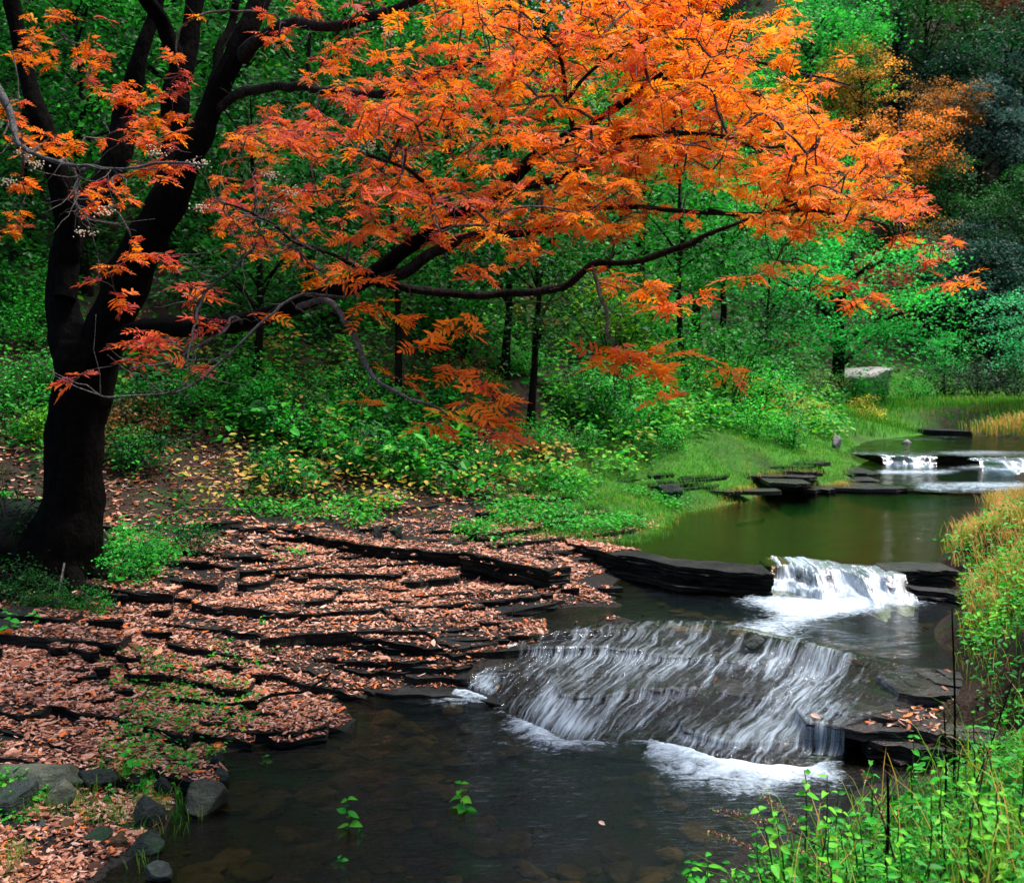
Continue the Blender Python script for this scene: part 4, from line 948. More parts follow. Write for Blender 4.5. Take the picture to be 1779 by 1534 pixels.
for _ in range(420):                   # bare crooked twigs
    q = lim[rng.integers(len(lim))]; c = rng.integers(2, len(limb_nodes[q])); s0 = limb_nodes[q][c]; dr = limb_nodes[q][c] - limb_nodes[q][c - 1]; dr = dr / (np.linalg.norm(dr) + 1e-9)
    L = rng.uniform(.12, .6); n = 7; d_ = dr * .6 + rng.normal(0, .7, 3); d_ /= np.linalg.norm(d_); pts = [s0]
    for _2 in range(n): d_ = d_ + rng.normal(0, .28, 3) + np.array([0, 0, .05]); d_ /= np.linalg.norm(d_); pts.append(pts[-1] + d_ * L / n)
    tw.append((local(np.array(pts)), np.linspace(.0042, .0013, n + 1), 4))
twigs = link('twigs', tubes_mesh('twigs', tw, M['twig']), rowan, kind='stuff')

# pinnate leaves
def pinnate(seed, pairs=5):
    r = np.random.default_rng(seed); parts = []; V = []; Fq = []
    n = 7; t = np.linspace(0, 1, n); droop = r.uniform(.10, .35); sw = r.uniform(-.12, .12)
    mid = np.stack([t - .1 * t ** 2, sw * t ** 2, -droop * t ** 2], 1)
    wv = .008
    for k in range(n): V += [mid[k] + (0, wv, 0), mid[k] - (0, wv, 0)]
    for k in range(n - 1): Fq.append((2 * k, 2 * k + 1, 2 * k + 3, 2 * k + 2))
    lt = LEAF6[0] * np.array([1, .36, .36])
    def add(pos, ang, L, lift):
        o = len(V); ca, sa = math.cos(ang), math.sin(ang)
        for q in lt:
            x, y, z = q * L
            z += lift * x
            V.append(pos + np.array([ca * x - sa * y, sa * x + ca * y, z]))
        for f in LEAF6[1]: Fq.append(tuple(int(w) + o for w in f))
    for k in range(pairs):
        s = .24 + .66 * k / (pairs - 1); c = np.array([np.interp(s, t, mid[:, q]) for q in range(3)])
        Ls = (.30 + .08 * math.sin(math.pi * (k + .5) / pairs)) * r.uniform(.85, 1.1)
        for sg in (-1, 1):
            if r.random() < .06: continue
            add(c, sg * (1.12 - .22 * s + r.normal(0, .08)), Ls * r.uniform(.9, 1.08), r.normal(-.12, .14))
    add(mid[-1], sw * 1.5, .33, -.3)
    return np.array(V), np.array(Fq)
PIN = [pinnate(60 + s, 4 + s % 3) for s in range(6)]
lp, ld, lr, lv, ls = [], [], [], [], []
for q, tid, tdir in tips:
    px = at[q, 3]; tip = NN[tid]; pr = NN[NP[tid]] if NP[tid] >= 0 else tip
    near = proj(tip)[1] > 470
    k = rng.integers(5, 10) if not near else rng.integers(3, 6)
    base_r = np.interp(px, [0, 120, 450, 800, 1100, 1400, 1700], [.55, .42, .34, .50, .62, .68, .5]) + rng.normal(0, .13)
    if near: base_r = .58 + rng.normal(0, .12)
    if near and px < 420: base_r = .3
    if px > 1560: base_r -= .18
    h = math.atan2(tdir[1], tdir[0])
    for m in range(k):
        a = h + rng.normal(0, 1.1) + (m - k / 2) * .8
        lp.append(tip + (pr - tip) * rng.uniform(0, .7)); ld.append((math.cos(a), math.sin(a), rng.normal(-.05, .28)))
        lr.append(np.clip(base_r + rng.normal(0, .14), .02, .98)); lv.append(rng.integers(0, 6)); ls.append(rng.choice([.75, .9, 1.0, 1.2]) * rng.uniform(.072, .112) * (1.75 if near else 1))
lp, ld, lr, lv, ls = np.array(lp), np.array(ld), np.array(lr), np.array(lv), np.array(ls)
nrm = rnd_dirs(len(lp), 1.0, .36) + np.array([0, -.24, 0])
LR = frames(ld, nrm)
px, py, dd = proj(lp); score = np.where((px > 0) & (px < 1779) & (py > 0) & (py < 1534), ls / dd, 0) * np.where(py > 470, 1.5, 1)
best = np.argsort(-score)[:300]; ism = np.zeros(len(lp), bool); ism[best] = True
PM = {}
for q in best:
    key = (int(lv[q]), int(lr[q] * 10))
    if key not in PM: PM[key] = mesh_np('leaf', PIN[key[0]][0], PIN[key[0]][1], M['rowan'], False, {'rnd': np.full(len(PIN[key[0]][0]), key[1] / 10 + .05) + rng.normal(0, .02, len(PIN[key[0]][0]))})
    link('leaf', PM[key], rowan, mw=mw_of(LR[q], local(lp[q]), ls[q]))
parts = []
for v_ in range(6):
    m = (lv == v_) & ~ism
    parts.append(inst(PIN[v_], local(lp[m]), LR[m], ls[m], lr[m], .05))
V, Fc, r_ = merge(parts)
link('foliage', mesh_np('foliage', V, Fc, M['rowan'], False, {'rnd': r_}), rowan, kind='stuff')
print('rowan leaves', len(lp))
# cream berry clusters
def berries(seed):
    r = np.random.default_rng(seed); import bmesh
    bm = bmesh.new(); bmesh.ops.create_icosphere(bm, subdivisions=1, radius=.0058)
    v = np.array([x.co for x in bm.verts]); f = np.array([[y.index for y in x.verts] for x in bm.faces]); bm.free()
    c = r.normal(0, 1, (34, 3)) * np.array([.035, .035, .018])
    return inst((v, f), c, np.tile(np.eye(3), (34, 1, 1)), r.uniform(.8, 1.2, 34), r.random(34))
BM_ = []
for s in range(3):
    V, Fc, r_ = berries(s); BM_.append(mesh_np('berry_cluster', V, Fc, M['berry'], True, {'rnd': r_}))
for k, (x, y, d) in enumerate([(45, 268, 6.2), (62, 285, 6.2), (270, 265, 6.3), (345, 285, 6.2), (12, 315, 6.2), (180, 368, 6.1), (148, 405, 6.1), (470, 305, 6.0), (485, 365, 6.1), (890, 85, 5.9), (1090, 50, 5.9), (1170, 35, 5.9), (1245, 72, 6), (1245, 320, 6), (1230, 205, 6), (1390, 190, 6.3), (350, 360, 6.1), (505, 335, 6.0), (1540, 275, 6.6), (1650, 438, 6.5), (675, 60, 6.2), (640, 255, 6), (1470, 630, 9)][:-1]):
    link('berry_cluster', BM_[k % 3], rowan, loc=local(D(x, y, d - 9 + b)), rot=(0, 0, k), kind='stuff')
# ------------------------------------------------------------------ trees of the wood
def crown(seed, w, h, z0, clumps, per, leaf, flat=.35, spread=.42, aspect=.55, top=.0):
    """leaf clumps spread through an uneven volume: width w, from z0 to h"""
    r = np.random.default_rng(seed); c = []
    while len(c) < clumps:
        p = r.uniform(-1, 1, 3); q = np.linalg.norm(p)
        lim = 1 + .28 * math.sin(3.1 * math.atan2(p[1], p[0]) + seed) * math.cos(2.3 * p[2] + seed)
        if q > lim or r.random() > .25 + .75 * q: continue
        taper = 1 - top * max(p[2], 0)
        c.append((p[0] * w / 2 * taper, p[1] * w / 2 * taper, z0 + (p[2] + 1) / 2 * (h - z0)))
    c = np.array(c); n = clumps * per
    k = np.repeat(np.arange(clumps), per); sz = r.uniform(.6, 1.3, clumps)[k]
    off = r.normal(0, 1, (n, 3)) * np.array([spread, spread, spread * flat]) * sz[:, None]
    pos = c[k] + off; pos[:, 2] -= .25 * (off[:, 0] ** 2 + off[:, 1] ** 2) / (spread + .01) * .6
    th = r.uniform(0, 6.283, n); di = np.stack([np.cos(th), np.sin(th), r.normal(-.25, .35, n)], 1)
    nr = r.normal(0, .5, (n, 3)); nr[:, 2] += 1
    s = leaf * r.uniform(.65, 1.3, n)
    rd = np.clip(.54 + r.normal(0, .15, clumps)[k] + r.normal(0, .19, n), 0, 1)
    V, Fc, rr = inst(wid(LEAF4, aspect), pos, frames(di, nr), s, rd)
    return (V, Fc, rr), c
def trunk_set(seed, h, cl, r0, lean=0.0, fork=.35, nb=14):
    r = np.random.default_rng(seed); t = np.linspace(0, 1, 9)
    ax = np.stack([lean * h * t ** 1.4 + .03 * h * fbm(t * 3, t * 0, seed), .03 * h * fbm(t * 3, t * 0, seed + 5), h * .86 * t], 1)
    out = [(ax, r0 * (1.25 - t) ** .8 + r0 * .5 * np.exp(-t * 18), 7)]
    for q in r.permutation(len(cl))[:nb]:
        e = cl[q]; z = np.clip(e[2] - .55 * np.hypot(e[0], e[1]) * r.uniform(.6, 1.2), h * fork * .5, h * .8)
        s = np.array([np.interp(z, ax[:, 2], ax[:, k]) for k in range(3)])
        m = (s + e) / 2 + np.array([0, 0, .12 * h * r.uniform(.1, .6)])
        pts = smooth_line([s, m, e], 7); out.append((pts, np.linspace(r0 * .42, r0 * .08, 7), 5))
    return out
TREES = {}
def tree_kind(key, seed, w, h, z0, clumps, per, leaf, r0, **kw):
    lean = kw.pop('lean', 0); (V, Fc, rr), c = crown(seed, w, h, z0, clumps, per, leaf, **kw)
    if lean: V[:, 0] += lean * V[:, 2]; c[:, 0] += lean * c[:, 2]
    TREES[key] = (mesh_np('crown', V, Fc, M['tinted'], False, {'rnd': rr}), tubes_mesh('trunk', trunk_set(seed, h, c, r0, lean), M['fargbark']))
for k in range(4): tree_kind('broad%d' % k, 100 + k, 4.6 + .4 * k, 7.0, 1.6 + .3 * k, 85, 85, .15, .13)
for k in range(3): tree_kind('slim%d' % k, 120 + k, 2.6 + .3 * k, 5.0, 1.2, 60, 70, .10, .055)
for k in range(2): tree_kind('layer%d' % k, 130 + k, 6.0, 5.4, 1.4, 95, 110, .13, .20, flat=.22, spread=.55, lean=.10 if k == 0 else -.1)
def fir_kind(key, seed, h, w):
    r = np.random.default_rng(seed); pos, di, s = [], [], []
    br = [(np.array([(0, 0, 0), (0, 0, h * .5), (0, 0, h * .98)]), np.array([h * .018, h * .011, .01]), 7)]
    z = h * .10
    while z < h * .97:
        L = w / 2 * (1 - z / h) ** .8 * r.uniform(.8, 1.1)
        for a in np.arange(0, 6.283, .78) + r.uniform(0, 6):
            Lb = L * r.uniform(.7, 1.15); n = max(5, int(Lb / .075))
            for t in np.linspace(.12, 1, n):
                for sd in (-1, 1):
                    p = np.array([math.cos(a) * Lb * t, math.sin(a) * Lb * t, z + .10 * Lb * t - .42 * Lb * t * t]); pos.append(p + r.normal(0, .04, 3))
                    b_ = a + sd * r.uniform(.3, 1.1); di.append((math.cos(b_), math.sin(b_), -.35 + r.normal(0, .2))); s.append(r.uniform(.22, .42) * (1.15 - .5 * t))
        z += h * .032
    pos, di, s = np.array(pos), np.array(di), np.array(s); n = len(pos)
    V, Fc, rr = inst(wid(LEAF4, .34), pos, frames(di, rnd_dirs(n, 1, .5)), s, np.clip(r.normal(.5, .25, n), 0, 1))
    TREES[key] = (mesh_np('crown', V, Fc, M['needle'], False, {'rnd': rr}), tubes_mesh('trunk', br, M['fargbark']))
for k in range(3): fir_kind('fir%d' % k, 200 + k, 11.0, 4.6 + .5 * k)
def tree(px, d, kind, scale, col, phrase, rank=None, cat='tree', name=None, group=None, zs=1.0, rz=None, sink=.1, xy=None):
    x = (px - CX) / F * d * 1.0 if xy is None else xy
    z = float(H(np.array([x]), np.array([d]))[0]) - sink
    name = name or ('fir_tree' if kind.startswith('fir') else 'tree')
    root = link(name, None, loc=(x, d, z), rot=(0, 0, random.uniform(0, 6.28) if rz is None else rz), scale=(scale, scale, scale * zs), cat=cat, group=group)
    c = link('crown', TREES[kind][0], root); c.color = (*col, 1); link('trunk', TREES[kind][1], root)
    if rank: ranked(root, px, phrase, rank)
    else: root['label'] = phrase
    return root
DG, MG, BG, YG = (.012, .12, .014), (.022, .28, .022), (.04, .5, .05), (.24, .55, .03)
OR, YO, RD, BR = (.95, .33, .04), (1.0, .52, .08), (.42, .045, .02), (.30, .14, .04)
# the wood behind the orange tree, row after row up the slope
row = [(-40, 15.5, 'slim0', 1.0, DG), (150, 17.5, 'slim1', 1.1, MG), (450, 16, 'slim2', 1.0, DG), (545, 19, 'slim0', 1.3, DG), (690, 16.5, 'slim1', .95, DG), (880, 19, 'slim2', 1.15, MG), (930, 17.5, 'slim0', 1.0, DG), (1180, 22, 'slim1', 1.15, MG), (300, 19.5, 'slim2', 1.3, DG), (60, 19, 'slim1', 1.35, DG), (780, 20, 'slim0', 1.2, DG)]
for t in row: tree(*t, 'dark slender young tree at the slope foot', 'among the slender trees nearest the terrace', group='slender trees at the foot of the slope')
row = [(20, 23, 'broad0', .9, MG), (260, 25, 'broad1', .95, DG), (420, 23, 'broad2', .9, MG), (610, 26, 'broad3', 1.0, MG), (790, 24, 'broad0', .8, DG), (960, 27, 'broad1', .9, DG), (1110, 29, 'broad2', .85, MG), (1250, 31, 'broad3', .75, MG), (1330, 34, 'slim1', 1.0, DG)]
for t in row: tree(*t, 'bushy green tree in the first row behind orange leaves', 'in the first row of big trees', group='big green trees on the slope')
row = [(-60, 34, 'broad2', 1.15, BG), (150, 36, 'broad3', 1.1, MG), (360, 33, 'broad0', 1.2, BG), (540, 37, 'broad1', 1.1, YG), (720, 35, 'broad2', 1.2, BG), (900, 38, 'broad3', 1.1, YG), (1060, 37, 'broad0', 1.1, MG), (1210, 41, 'broad1', 1.15, BG), (1350, 46, 'broad2', 1.1, BG)]
for t in row: tree(*t, 'bright green tree in the second row behind orange leaves', 'in the second row of big trees', group='big green trees on the slope')
row = [(0, 50, 'broad0', 1.5, MG), (220, 54, 'broad1', 1.5, BG), (440, 50, 'broad2', 1.5, DG), (660, 55, 'broad3', 1.5, BG), (880, 52, 'broad0', 1.5, MG), (1090, 56, 'broad1', 1.5, BG), (1290, 58, 'broad2', 1.35, BG), (1400, 62, 'broad3', 1.5, BG), (1450, 52, 'broad0', 1.0, BG)]
for t in row: tree(*t, 'tall green tree in the third row upslope', 'in the third row of big trees', group='big green trees on the slope')
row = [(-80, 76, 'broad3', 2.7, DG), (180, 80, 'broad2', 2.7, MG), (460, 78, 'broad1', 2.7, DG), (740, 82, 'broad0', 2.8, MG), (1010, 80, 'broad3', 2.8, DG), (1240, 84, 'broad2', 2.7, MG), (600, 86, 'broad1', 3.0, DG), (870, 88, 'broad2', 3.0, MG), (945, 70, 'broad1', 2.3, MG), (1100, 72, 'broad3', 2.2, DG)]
for t in row: tree(*t, 'distant tree on the crest behind orange leaves', 'in the last row', group='distant trees on the crest')
# hand placed trees to the right
tree(1445, 37.5, 'layer0', 1.12, (.035, .62, .08), 'rounded bright green tree with forked leaning dark trunk above the far stream', rz=0)
tree(1860, 33, 'layer1', .72, (.07, .60, .22), 'pale bluish green layered tree at the right picture edge', rz=.4)
tree(1640, 41, 'slim1', .55, (.04, .6, .10), 'low bright green bush between the round tree and the right edge', name='shrub', cat='shrub')
tree(1485, 60, 'broad1', .82, YO, 'yellow orange tree on the hillside, the lightest in the upper right', sink=-3.4)
tree(1560, 56, 'broad2', .95, OR, 'orange tree on the hillside above the dark hollow, left of the other', sink=-1.0)
tree(1630, 60, 'broad3', .72, (.66, .26, .04), 'smaller orange tree right of the large orange tree on the hillside', sink=-2.6)
tree(1600, 52, 'slim2', .8, (.6, .3, .03), 'low golden bush under the orange hillside trees', name='shrub', cat='shrub', sink=-1)
tree(1525, 46, 'slim1', .85, RD, 'small dark red tree beside the round green tree', sink=-.6)
tree(1770, 72, 'slim2', 1.3, YO, 'small yellow tree high at the right picture edge', sink=-8)
tree(1620, 88, 'broad0', 1.2, (.7, .36, .08), 'pale orange tree at the top edge of the picture, far right', sink=-6)
tree(1680, 70, 'broad3', .9, (.16, .06, .03), 'brownish red bush on the upper right hillside', name='shrub', cat='shrub', sink=-3)
for t in [(1400, 66, 'broad1', 1.3, (.04, .46, .07)), (1440, 70, 'broad3', 1.2, (.05, .5, .10))]:
    tree(*t, 'vivid light green tree left of the yellow orange tree', 'of two', group='vivid green hillside trees')
row = [(1520, 74, 'broad0', 1.5, DG), (1590, 68, 'broad2', 1.35, DG), (1660, 76, 'broad1', 1.6, (.012, .13, .03)), (1730, 64, 'broad3', 1.4, (.014, .10, .035)), (1800, 70, 'broad0', 1.6, DG), (1700, 90, 'broad2', 2.0, MG), (1560, 92, 'broad1', 2.0, DG), (1820, 95, 'broad3', 2.0, MG), (1480, 96, 'broad2', 2.0, MG), (1640, 55, 'broad1', .9, DG), (1720, 52, 'broad0', .9, DG), (1790, 54, 'broad2', 1.0, DG)]
for t in row: tree(*t, 'dark green tree on the steep right hillside', 'x', group='dark trees on the right hillside')
BL = (.020, .105, .075)
row = [(1600, 49, 'broad0', .75, BL), (1665, 50.5, 'broad1', .85, (.014, .075, .05)), (1720, 49, 'broad2', .9, BL), (1780, 51, 'broad3', .95, (.016, .08, .06)), (1570, 58, 'broad1', .8, DG), (1690, 60, 'broad2', 1.1, (.05, .13, .12)), (1760, 62, 'broad0', 1.2, (.045, .12, .12)), (1850, 58, 'broad3', 1.1, BL), (1650, 66, 'broad3', 1.0, (.04, .13, .10))]
for t in row: tree(*t, 'dark bluish leafy tree on the right hillside', 'x', group='bluish trees on the right hillside')
row = [(1425, 105, 'fir2', 1.7, DG), (1545, 66, 'fir0', .8, DG), (1790, 80, 'fir1', 1.2, DG)]
for t in row: tree(*t, 'bluish fir on the far hillside', 'x', group='firs on the far hillside')
# shrubs of the understorey
def shrub_kind(key, seed, w, h, clumps, per, leaf, aspect=.6):
    (V, Fc, rr), c = crown(seed, w, h, .12, clumps, per, leaf, flat=.5, spread=.20, aspect=aspect)
    st = []
    for q in range(0, len(c), 2):
        s = np.array([c[q][0] * .12, c[q][1] * .12, -.05]); st.append((smooth_line([s, (s + c[q]) / 2 + np.array([0, 0, .1]), c[q]], 5), np.linspace(.012, .004, 5), 4))
    TREES[key] = (mesh_np('foliage', V, Fc, M['tinted'], False, {'rnd': rr}), tubes_mesh('stems', st, M['fargbark']))
for k in range(4): shrub_kind('shrub%d' % k, 300 + k, 1.5, 1.1 + .15 * k, 34, 34, .085)
def shrub(px, d, kind, scale, col, phrase, rank=None, group=None, sink=.06):
    x = (px - CX) / F * d; z = float(H(np.array([x]), np.array([d]))[0]) - sink
    root = link('shrub', None, loc=(x, d, z), rot=(0, 0, random.uniform(0, 6)), scale=scale, cat='shrub', group=group)
    c = link('foliage', TREES[kind][0], root); c.color = (*col, 1); link('stems', TREES[kind][1], root)
    if rank: ranked(root, px, phrase, rank)
    else: root['label'] = phrase
B2, B3, YL = (.035, .50, .04), (.022, .32, .022), (.55, .52, .03)
for px, d, s, c in [(60, 15.5, .7, B3), (330, 15, .6, B3), (440, 15.2, .6, B2), (520, 14.6, .65, B2), (600, 16, .7, B2), (640, 14.4, .5, B2), (730, 15, .5, B3), (790, 16.5, .7, B3), (850, 15.2, .5, B3), (940, 16.5, .6, B2), (1000, 19, .8, B3)]:
    shrub(px, d, 'shrub%d' % (int(px) % 4), s, c, 'leafy green shrub behind the rock terrace', 'along that bank', 'green shrubs on the left bank')
for px, d, s, c in [(1040, 18.4, .75, B2), (1090, 19.5, .8, (.06, .44, .03)), (1140, 18.6, .6, B2), (1180, 20.5, .8, (.05, .45, .03)), (1230, 22, .85, (.05, .42, .03)), (1290, 24, .9, B2), (1150, 22, .9, B3), (1090, 23, 1.0, B3), (1220, 26, 1.1, B3), (1350, 25.5, .8, B2)]:
    shrub(px, d, 'shrub%d' % (int(px) % 4), s, c, 'bright green bush above the upper pool', 'of that row', 'bushes above the upper pool')
for px, d, s, c in [(1250, 23, .75, YL), (1300, 24, .8, YL), (1350, 25, .65, (.45, .36, .03)), (1400, 26, .6, (.5, .34, .04)), (1505, 30, .6, YL), (1180, 19.4, .4, YL)]:
    shrub(px, d, 'shrub%d' % (int(px) % 4), s, c, 'yellowing leafy bush left of the far waterfall', 'of the yellow bushes', 'yellow bushes by the far stream')
for px, d, s, c in [(1310, 33, 1.4, (.02, .22, .03)), (1370, 32, 1.2, (.03, .26, .03)), (1480, 35, 1.1, (.03, .40, .03)), (1530, 36, .9, B2), (1420, 30, 1.0, (.10, .2, .03)), (1345, 40, 1.6, (.22, .12, .04)), (1590, 38, .8, B2), (1700, 40, 1.3, (.02, .05, .03)), (1760, 39, 1.5, (.012, .05, .02)), (1640, 40, 1.2, (.012, .06, .02))]:
    shrub(px, d, 'shrub%d' % (int(px) % 4), s, c, 'far shrub around the round green tree', 'of the far shrubs', 'far shrubs')

for px, d, s_, c, l in [(5, 9.9, .5, (.008, .09, .010), 'wide dark shrub covering the top of the black mound'), (20, 9.3, .34, (.010, .11, .012), 'dark leafy shrub on the black mound at the left edge'), (215, 9.9, .36, (.03, .42, .04), 'bright green shrub at the right foot of the big trunk'), (255, 10.6, .34, (.03, .36, .03), 'green shrub behind the bright one beside the big trunk'), (40, 9.0, .3, (.010, .12, .012), 'dark shrub left of the small shrub before the big trunk'), (120, 9.15, .24, (.014, .2, .016), 'deep green shrub hiding the middle of the big trunk foot'), (235, 10.2, .42, (.025, .36, .03), 'tall leafy green shrub leaning out right of the big trunk'), (75, 9.0, .22, (.012, .14, .014), 'small dark shrub in front of the big trunk foot'), (165, 9.2, .2, (.02, .30, .03), 'low green shrub below the big trunk, at the terrace edge'), (330, 11.2, .34, (.012, .18, .014), 'dark green shrub on the bank right of the pale dead branch')]:
    shrub(px, d, 'shrub%d' % (px % 4), s_, c, l, sink=-.3 if px == 5 else .06)
sr = random.Random(5)
KIN = [('dark green shrub', (.010, .12, .014)), ('deep green shrub', (.02, .26, .02)), ('bright green shrub', (.05, .55, .04)), ('yellow green shrub', (.22, .50, .03)), ('brownish shrub', (.18, .10, .03))]
for k in range(84):
    px = sr.uniform(-60, 1400); near = k % 2 == 0
    x_ = (px - CX) / F
    d0_ = 12.0 + 3.2 * max(0, (px - 500) / 500)
    d = sr.uniform(d0_ + 1.2, d0_ + 5) if near else sr.uniform(d0_ + 5, d0_ + 14)
    w_ = [5, 4, 2, 1, 1] if px < 700 else [3, 4, 4, 3, 1]
    nm, c = sr.choices(KIN, w_)[0]; c = tuple(v * sr.uniform(.75, 1.25) for v in c)
    z = ('left' if px < 420 else 'middle' if px < 900 else 'right')
    shrub(px, d, 'shrub%d' % (k % 4), sr.uniform(.35, .75) if near else sr.uniform(.8, 1.5), c, nm + (' low on the ' if near else ' high on the ') + z + ' slope', 'x', 'shrubs scattered on the slope')
# ------------------------------------------------------------------ low plants and grass
def samp(n, y0, y1, p0, p1, ok):
    out = []; m = 0; tries = 0
    while m < n and tries < 60:
        y = np.exp(rng.uniform(math.log(y0), math.log(y1), 20000)); px = rng.uniform(p0, p1, 20000); x = (px - CX) / F * y
        k = ok(x, y, px); out.append(np.stack([x[k], y[k]], 1)); m += k.sum(); tries += 1
    o = np.vstack(out)[:n]; return o[:, 0], o[:, 1]
def herbs(name, label, x, y, leaves, size, height, spread, mean, var=.16, mat='green', grow=0.0, surf=None, aspect=.62, tm=None):
    n = len(x); z = H(x, y) if surf is None else drop(x, y)[0]
    k = np.repeat(np.arange(n), leaves); m = len(k)
    sc = (1 + grow * (y / 14 - 1))[k] * rng.uniform(.6, 1.25, n)[k]
    th = rng.uniform(0, 6.283, m); rr = spread * np.sqrt(rng.random(m)) * sc; hh = height * rng.random(m) ** .8 * sc
    pos = np.stack([x[k] + rr * np.cos(th), y[k] + rr * np.sin(th), z[k] + .02 + hh], 1)
    t2 = th + rng.normal(0, .8, m); di = np.stack([np.cos(t2), np.sin(t2), rng.normal(-.15, .3, m)], 1)
    nr = rnd_dirs(m, 1.0, .38) + np.array([0, -.15, .0])
    s = size * sc * rng.uniform(.6, 1.25, m)
    mn = mean(x, y) if callable(mean) else mean
    r = np.clip((mn + rng.normal(0, var * .7, n))[k] + rng.normal(0, var * .6, m), 0, 1)
    V, Fc, ra = inst(wid(tm or LEAF6, aspect), pos, frames(di, nr), s, r)
    return link(name, mesh_np(name, V, Fc, M[mat], False, {'rnd': ra}), kind='stuff', label=label)
def in_water(x, y): return tps(x, y) < np.where(y > 10.8, ZU, 0) + .06
px_of = lambda x, y: CX + F * x / y
def ok1(x, y, px):
    b_ = beyond(x, y); den = np.interp(px, [0, 300, 560, 800, 1300], [.30, .40, .85, .95, 1]) * (.45 + 1.5 * fbm(x * .8, y * .8, 44))
    return (b_ > -.35 + .5 * fbm(x, y, 2)) & (b_ < 12) & (rng.random(len(x)) < den)
x, y = samp(4600, 10, 32, -120, 1480, ok1)
herbs('undergrowth', 'low leafy green plants covering the slope behind the terrace', x, y, 9, .085, .34, .17, lambda x, y: .50 + .20 * fbm(x * .5, y * .5, 5) + .20 * sstep(700, 1150, px_of(x, y)), var=.24, grow=.5)
x, y = samp(900, 10.5, 30, -120, 1480, lambda x, y, px: ok1(x, y, px) & (fbm(x * .6, y * .6, 144) > .05))
herbs('undergrowth', 'clumps of large broad green leaves on the slope behind the terrace', x, y, 9, .14, .45, .24, .58, var=.22, grow=.0, aspect=.75)
x, y = samp(420, 11, 30, 300, 1480, lambda x, y, px: (beyond(x, y) > -.2) & (beyond(x, y) < 9) & (fbm(x * .7, y * .7, 154) > .15))
herbs('undergrowth', 'yellowing leaves scattered through the low green plants', x, y, 8, .085, .45, .2, .78, var=.08, mat='grass', grow=.4)
x, y = samp(7000, 26, 110, -150, 1950, lambda x, y, px: (beyond(x, y) > np.where(x > 8, .4, 6)) & (fbm(x * .3, y * .3, 6) > -.5))
herbs('undergrowth', 'distant green undergrowth on the wooded hillsides', x, y, 7, .10, .5, .3, .38, grow=.9, tm=LEAF4)
x, y = samp(1500, 8, 17, -40, 1200, lambda x, y, px: (beyond(x, y) > -2.2) & (beyond(x, y) < .3) & (tps(x, y) > .56) & (fbm(x * 1.1, y * 1.1, 61) > np.interp(px, [0, 300, 600, 900, 1200], [.15, .18, .16, .14, .1])))
herbs('undergrowth', 'scattered small green plants along the back edge of the rock terrace', x, y, 6, .055, .12, .12, .58, surf=1)
def blades(name, label, x, y, per, length, mean, var=.12, bend=.5, w=.05, grow=0.0, spread=.06, surf=None):
    n = len(x); z = H(x, y) if surf is None else drop(x, y)[0]; k = np.repeat(np.arange(n), per); m = len(k)
    sc = (1 + grow * (y / 14 - 1))[k]
    L = length * rng.uniform(.5, 1.3, m) * sc; th = rng.uniform(0, 6.283, m)
    tm = (np.array([(0, .5, 0), (0, -.5, 0), (.12, .42, .42), (.12, -.42, .42), (.36, .25, .78), (.36, -.25, .78), (.75, 0, .95)]) * np.array([bend, w, 1]), [np.array([(0, 1, 3, 2), (2, 3, 5, 4)]), np.array([(4, 5, 6)])])
    c, s = np.cos(th), np.sin(th); R = np.zeros((m, 3, 3)); R[:, 0, 0] = c; R[:, 0, 1] = -s; R[:, 1, 0] = s; R[:, 1, 1] = c; R[:, 2, 2] = 1
    pos = np.stack([x[k] + rng.normal(0, spread, m) * sc, y[k] + rng.normal(0, spread, m) * sc, z[k] - .01], 1)
    mn = mean(x, y) if callable(mean) else np.full(n, mean)
    r = np.clip((mn + rng.normal(0, var, n))[k] + rng.normal(0, var * .6, m), 0, 1)
    V, Fq, ra = inst((tm[0], tm[1][0]), pos, R, L, r); Ft = (tm[1][1][None] + (np.arange(m) * 7)[:, None, None]).reshape(-1, 3)
    return link(name, mesh_np(name, V, [Fq, Ft], M['grass'], False, {'rnd': ra}), kind='stuff', label=label)
def okg(x, y, px):
    b_ = beyond(x, y); return (b_ > -3.2) & (b_ < 1.8) & (tps(x, y) > ZU + .03) & (rng.random(len(x)) < .75 + .5 * fbm(x * .8, y * .8, 64))
x, y = samp(6500, 12.5, 27, 860, 1480, okg)
blades('grass', 'short bright green grass beside the upper pool', x, y, 7, .07, lambda x, y: .40 + .42 * np.exp(-((tps(x, y) - ZU - .05) / .07) ** 2) * sstep(1180, 1260, px_of(x, y)) + .22 * fbm(x, y, 3), grow=.5, bend=1.0, w=.09, surf=1)
x, y = samp(2600, 27, 45, 1380, 1900, lambda x, y, px: (tps(x, y) > ZF + .1) & (beyond(x, y) < 2))
blades('grass', 'light green grass on the far bank below the round tree', x, y, 8, .12, lambda x, y: .44 + .16 * fbm(x * .4, y * .4, 3), grow=.45, w=.09, spread=.1)
x, y = samp(500, 23, 30, 1690, 1950, lambda x, y, px: (tps(x, y) > ZF + .05))
blades('grass', 'dry orange grass on the far right bank', x, y, 8, .22, .80, grow=.4, w=.08, spread=.1)
